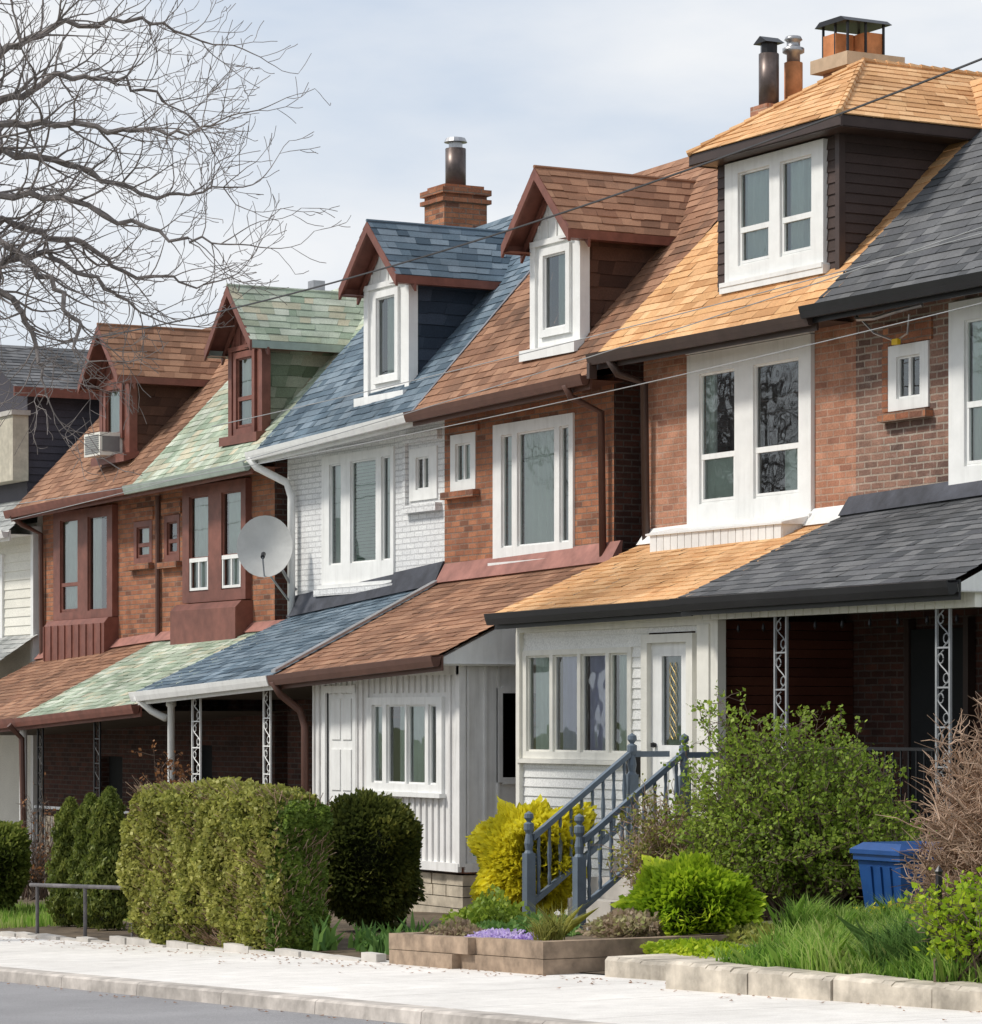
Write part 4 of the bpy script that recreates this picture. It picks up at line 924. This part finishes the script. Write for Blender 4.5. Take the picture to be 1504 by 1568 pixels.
for a_,b_ in zip(R_[:-1],R_[1:]):
    for k_ in range(4): b.face([a_[k_],a_[(k_+1)%4],b_[(k_+1)%4],b_[k_]],.5)
b.face(R_[0][::-1],.5)
for dx in (-.13,0,.13): b.prism([(cx+dx-.03,cy-.255,z0+.05),(cx+dx+.03,cy-.255,z0+.05),(cx+dx+.03,cy-.315,z0+.58),(cx+dx-.03,cy-.315,z0+.58)],(0,.02,0),.5)
for dy in (-.15,.10): b.prism([(cx+.235,cy+dy,z0+.05),(cx+.235,cy+dy+.06,z0+.05),(cx+.30,cy+dy+.06,z0+.58),(cx+.30,cy+dy,z0+.58)],(-.02,0,0),.5)
l=G('lid',BLUEP); RL=[ring(.34,.35,z0+.68),ring(.34,.35,z0+.715),ring(.26,.27,z0+.77)]
for a_,b_ in zip(RL[:-1],RL[1:]):
    for k_ in range(4): l.face([a_[k_],a_[(k_+1)%4],b_[(k_+1)%4],b_[k_]],.5)
l.face(RL[2],.5); l.face(RL[0][::-1],.5); l.tube([(cx-.22,cy+.38,z0+.71),(cx+.22,cy+.38,z0+.71)],.022,8,.5)
for s in (-1,1): G('wheel',BLK).tube([(cx+s*.24,cy+.27,z0+.08),(cx+s*.29,cy+.27,z0+.08)],.10,14,.5)
G.done()
G=Group('metal_handrail'); b=G('rails',simple('rusty_grey_paint',(.14,.13,.13),.6,.3,8,.2))
b.tube([(-34.4,13.35,zg(-34.4)+.58),(-31.3,13.35,zg(-31.3)+.58)],.022,8,.5)
for x in (-34.2,-32.8,-31.5): b.tube([(x,13.35,zg(x)-.05),(x,13.35,zg(x)+.58)],.022,8,.5)
G.done()
G=Group('fence_post'); G('post',BLK).box(-17.25,-17.22,12.98,13.01,.1,.88,.5); G('post',BLK).lathe((-17.235,12.995,.88),[(.02,0),(.03,.02),(0,.06)],8); G.done()
# ============================================================ bare tree
T=Vector((-34.13,10.67,0)); Rv=Vector((.4882,.8727,0)); Fv=Vector((-.8727,.4882,0))
q=random.Random(99); tb=MB()
def W_(s,e_,z): return T+Rv*s+Fv*e_+Vector((0,0,z))
def grow(p,d,L,r,dep):
    n=max(4,int(L/.11)); pts=[p.copy()]; rr=[r]; d=d.normalized(); curl=Vector((q.gauss(0,1),q.gauss(0,1),q.gauss(.2,1)))*.09
    for i in range(n):
        d=(d+curl*.6+Vector((q.gauss(0,.13),q.gauss(0,.13),q.gauss(.02,.13)))+Vector((0,0,.06))*(i/n)).normalized()
        if q.random()<.25: curl=Vector((q.gauss(0,1),q.gauss(0,1),q.gauss(.2,1)))*.12
        p=p+d*(L/n); pts.append(p.copy()); rr.append(max(.0036,r*(1-.8*(i+1)/n)))
        if dep>0 and i>=1 and q.random()<(.58 if dep>1 else .45):
            side=Vector((q.gauss(0,1),q.gauss(0,1),q.gauss(.1,1))); side=(side-d*side.dot(d)).normalized()
            grow(p,(d*.8+side*.7),L*q.uniform(.38,.62)*(1-.35*i/n),rr[-1]*.65,dep-1)
    tb.tube(pts,rr,4 if r<.012 else 6,cap=False)
tb.tube([W_(-.3,0,-.7),W_(-.3,0,2),W_(-.25,0,4.2),W_(-.4,0,6),W_(-.2,.1,8.5),W_(.1,0,11)],[.22,.18,.15,.11,.06,.03],12)
limbs=[[(-.3,4.6),(.9,6.9),(2.1,7.96),(2.95,7.78),(3.78,7.43),(4.5,7.55)],
 [(-.3,4.3),(.9,6.3),(2.1,7.24),(2.8,7.08),(3.5,6.75),(4.2,6.65)],
 [(-.3,4.4),(1.0,6.5),(2.1,6.95),(2.7,6.5),(3.0,6.0),(3.1,5.6)],
 [(-.3,6),(.8,8.2),(2.1,9.1),(2.6,9.46),(3.5,9.55),(4.3,9.3)],
 [(-.3,5.6),(.9,7.8),(2.1,8.55),(2.7,8.85),(3.4,8.8),(4.0,8.5)],
 [(-.2,7),(1,9.2),(2.1,9.9),(3.0,10.2)],
 [(-.3,5.2),(1.0,7.4),(2.1,8.2),(3.0,8.2),(3.8,8.05),(4.5,8.2)],
 [(-.3,4.5),(1.2,5.9),(2.0,6.5),(2.4,6.2),(2.6,5.7),(2.7,5.3)],
 [(-.3,4.6),(1.2,6.3),(2.0,6.7),(2.6,6.9),(3.2,6.5),(3.7,6.2)],
 [(-.3,4.8),(1.0,6.6),(2.0,7.5),(2.9,7.4),(3.9,7.0),(4.5,6.9)],
 [(-.3,5.2),(-1.5,7),(-2.6,8.2)],[(-.3,6),(-1.5,8.2),(-2.2,9.6)]]
for li,lb in enumerate(limbs):
    e0=q.uniform(-1.2,1.2); pts=[];n=len(lb)
    for i in range(n-1):
        a=lb[i];b=lb[i+1]
        for k in range(6):
            t=k/6; pts.append(W_(a[0]+(b[0]-a[0])*t+q.gauss(0,.03),e0*(i+t)/n*1.0+q.gauss(0,.03),a[1]+(b[1]-a[1])*t+q.gauss(0,.03)))
    pts.append(W_(lb[-1][0],e0*(n-1)/n,lb[-1][1]))
    m_=len(pts); rr=[.056*(1-i/m_)**.9+.006 for i in range(m_)]
    tb.tube(pts,rr,7,cap=False)
    for i in range(4,m_):
        d=(pts[i]-pts[i-1]).normalized()
        for _ in range(2 if q.random()<.45 else 1):
            if q.random()<.88:
                side=Vector((q.gauss(0,1),q.gauss(0,1),q.gauss(.1,1))); side=(side-d*side.dot(d)).normalized()
                grow(pts[i],d*.75+side*.75,q.uniform(.65,1.35)*(1-.25*i/m_),max(.007,rr[i]*.42),2)
    grow(pts[-1],(pts[-1]-pts[-2]),1.1,.009,2)
tr=tb.obj('bare_tree',BARK)
for (x,y,rot) in ((-52.0,5.5,2.2),(-60,2.5,4.0),(-47,-3.5,.7)):
    o=bpy.data.objects.new('bare_tree',tr.data); scene.collection.objects.link(o)
    o.rotation_euler=(0,0,rot); c_,s_=math.cos(rot),math.sin(rot)
    o.location=(x-(T.x*c_-T.y*s_),y-(T.x*s_+T.y*c_),-.4)
# ============================================================ cables
def cable(name,a,b,sag,r,mat):
    mb=MB(); a=Vector(a);b=Vector(b); pts=[]
    for i in range(41):
        t=i/40; p=a.lerp(b,t); p.z-=sag*4*t*(1-t); pts.append(p)
    mb.tube(pts,r,5,.5); mb.obj(name,mat)
cable('overhead_cable',(-18,17,7.75),(-52,17,7.7),.75,.011,CABLE)
cable('overhead_cable',(-20,18.6,5.9),(-52,18.6,5.3),.25,.006,CABLEL)
cable('overhead_cable',(-19,18.2,6.7),(-50,18.2,4.9),.25,.006,CABLEL)
cable('overhead_cable',(-20,19.0,6.65),(-42,19.0,6.0),.1,.006,CABLEL)
# ============================================================ world, sun, camera
w=bpy.data.worlds.new('World'); scene.world=w; w.use_nodes=True; nt=w.node_tree; nt.nodes.clear()
az=Vector((-.42,-.90)).normalized(); el=math.radians(48)
sky=node(nt,'ShaderNodeTexSky',{'sky_type':'NISHITA','sun_disc':False,'sun_elevation':el,'sun_rotation':math.atan2(az.x,az.y),'altitude':100,'dust_density':1.5,'air_density':1.0})
co=nt.nodes.new('ShaderNodeTexCoord').outputs['Generated']
mp=node(nt,'ShaderNodeMapping',None,Vector=co); mp.inputs['Scale'].default_value=(1,1,3.0); mp.inputs['Location'].default_value=(.3,.1,.2)
n1=noise(nt,mp.outputs[0],4.2,7,.5)
sz=node(nt,'ShaderNodeSeparateXYZ',None,Vector=co).outputs[2]
hz_=remap(nt,sz,.05,.17,.60,0)
ad=node(nt,'ShaderNodeMath',{'operation':'ADD','use_clamp':True},i0=remap(nt,n1,.40,.64,.32,1.0),i1=hz_).outputs[0]
blu=mixc(nt,.55,sky.outputs[0],(3.1,3.9,5.2,1))
c=mixc(nt,ad,blu,(5.9,6.05,6.25,1))
bg=node(nt,'ShaderNodeBackground',None,Color=c,Strength=.15)
ow=nt.nodes.new('ShaderNodeOutputWorld'); nt.links.new(bg.outputs[0],ow.inputs[0])
L=bpy.data.lights.new('sun','SUN'); L.energy=3.1; L.angle=math.radians(8); L.color=(1,.95,.87)
lo=bpy.data.objects.new('sun',L); scene.collection.objects.link(lo)
d=Vector((-az.x*math.cos(el),-az.y*math.cos(el),-math.sin(el))); lo.rotation_euler=d.to_track_quat('-Z','Y').to_euler()
cam=bpy.data.cameras.new('camera'); co_=bpy.data.objects.new('camera',cam); scene.collection.objects.link(co_)
co_.location=(0,0,1.9); co_.rotation_euler=(math.radians(90),0,math.radians(60.78))
cam.sensor_fit='HORIZONTAL'; cam.sensor_width=36; cam.lens=119.9; cam.shift_y=.2101; cam.clip_end=3000; cam.clip_start=.1
scene.camera=co_
scene.view_settings.view_transform='Standard'; scene.view_settings.look='None'; scene.view_settings.exposure=0
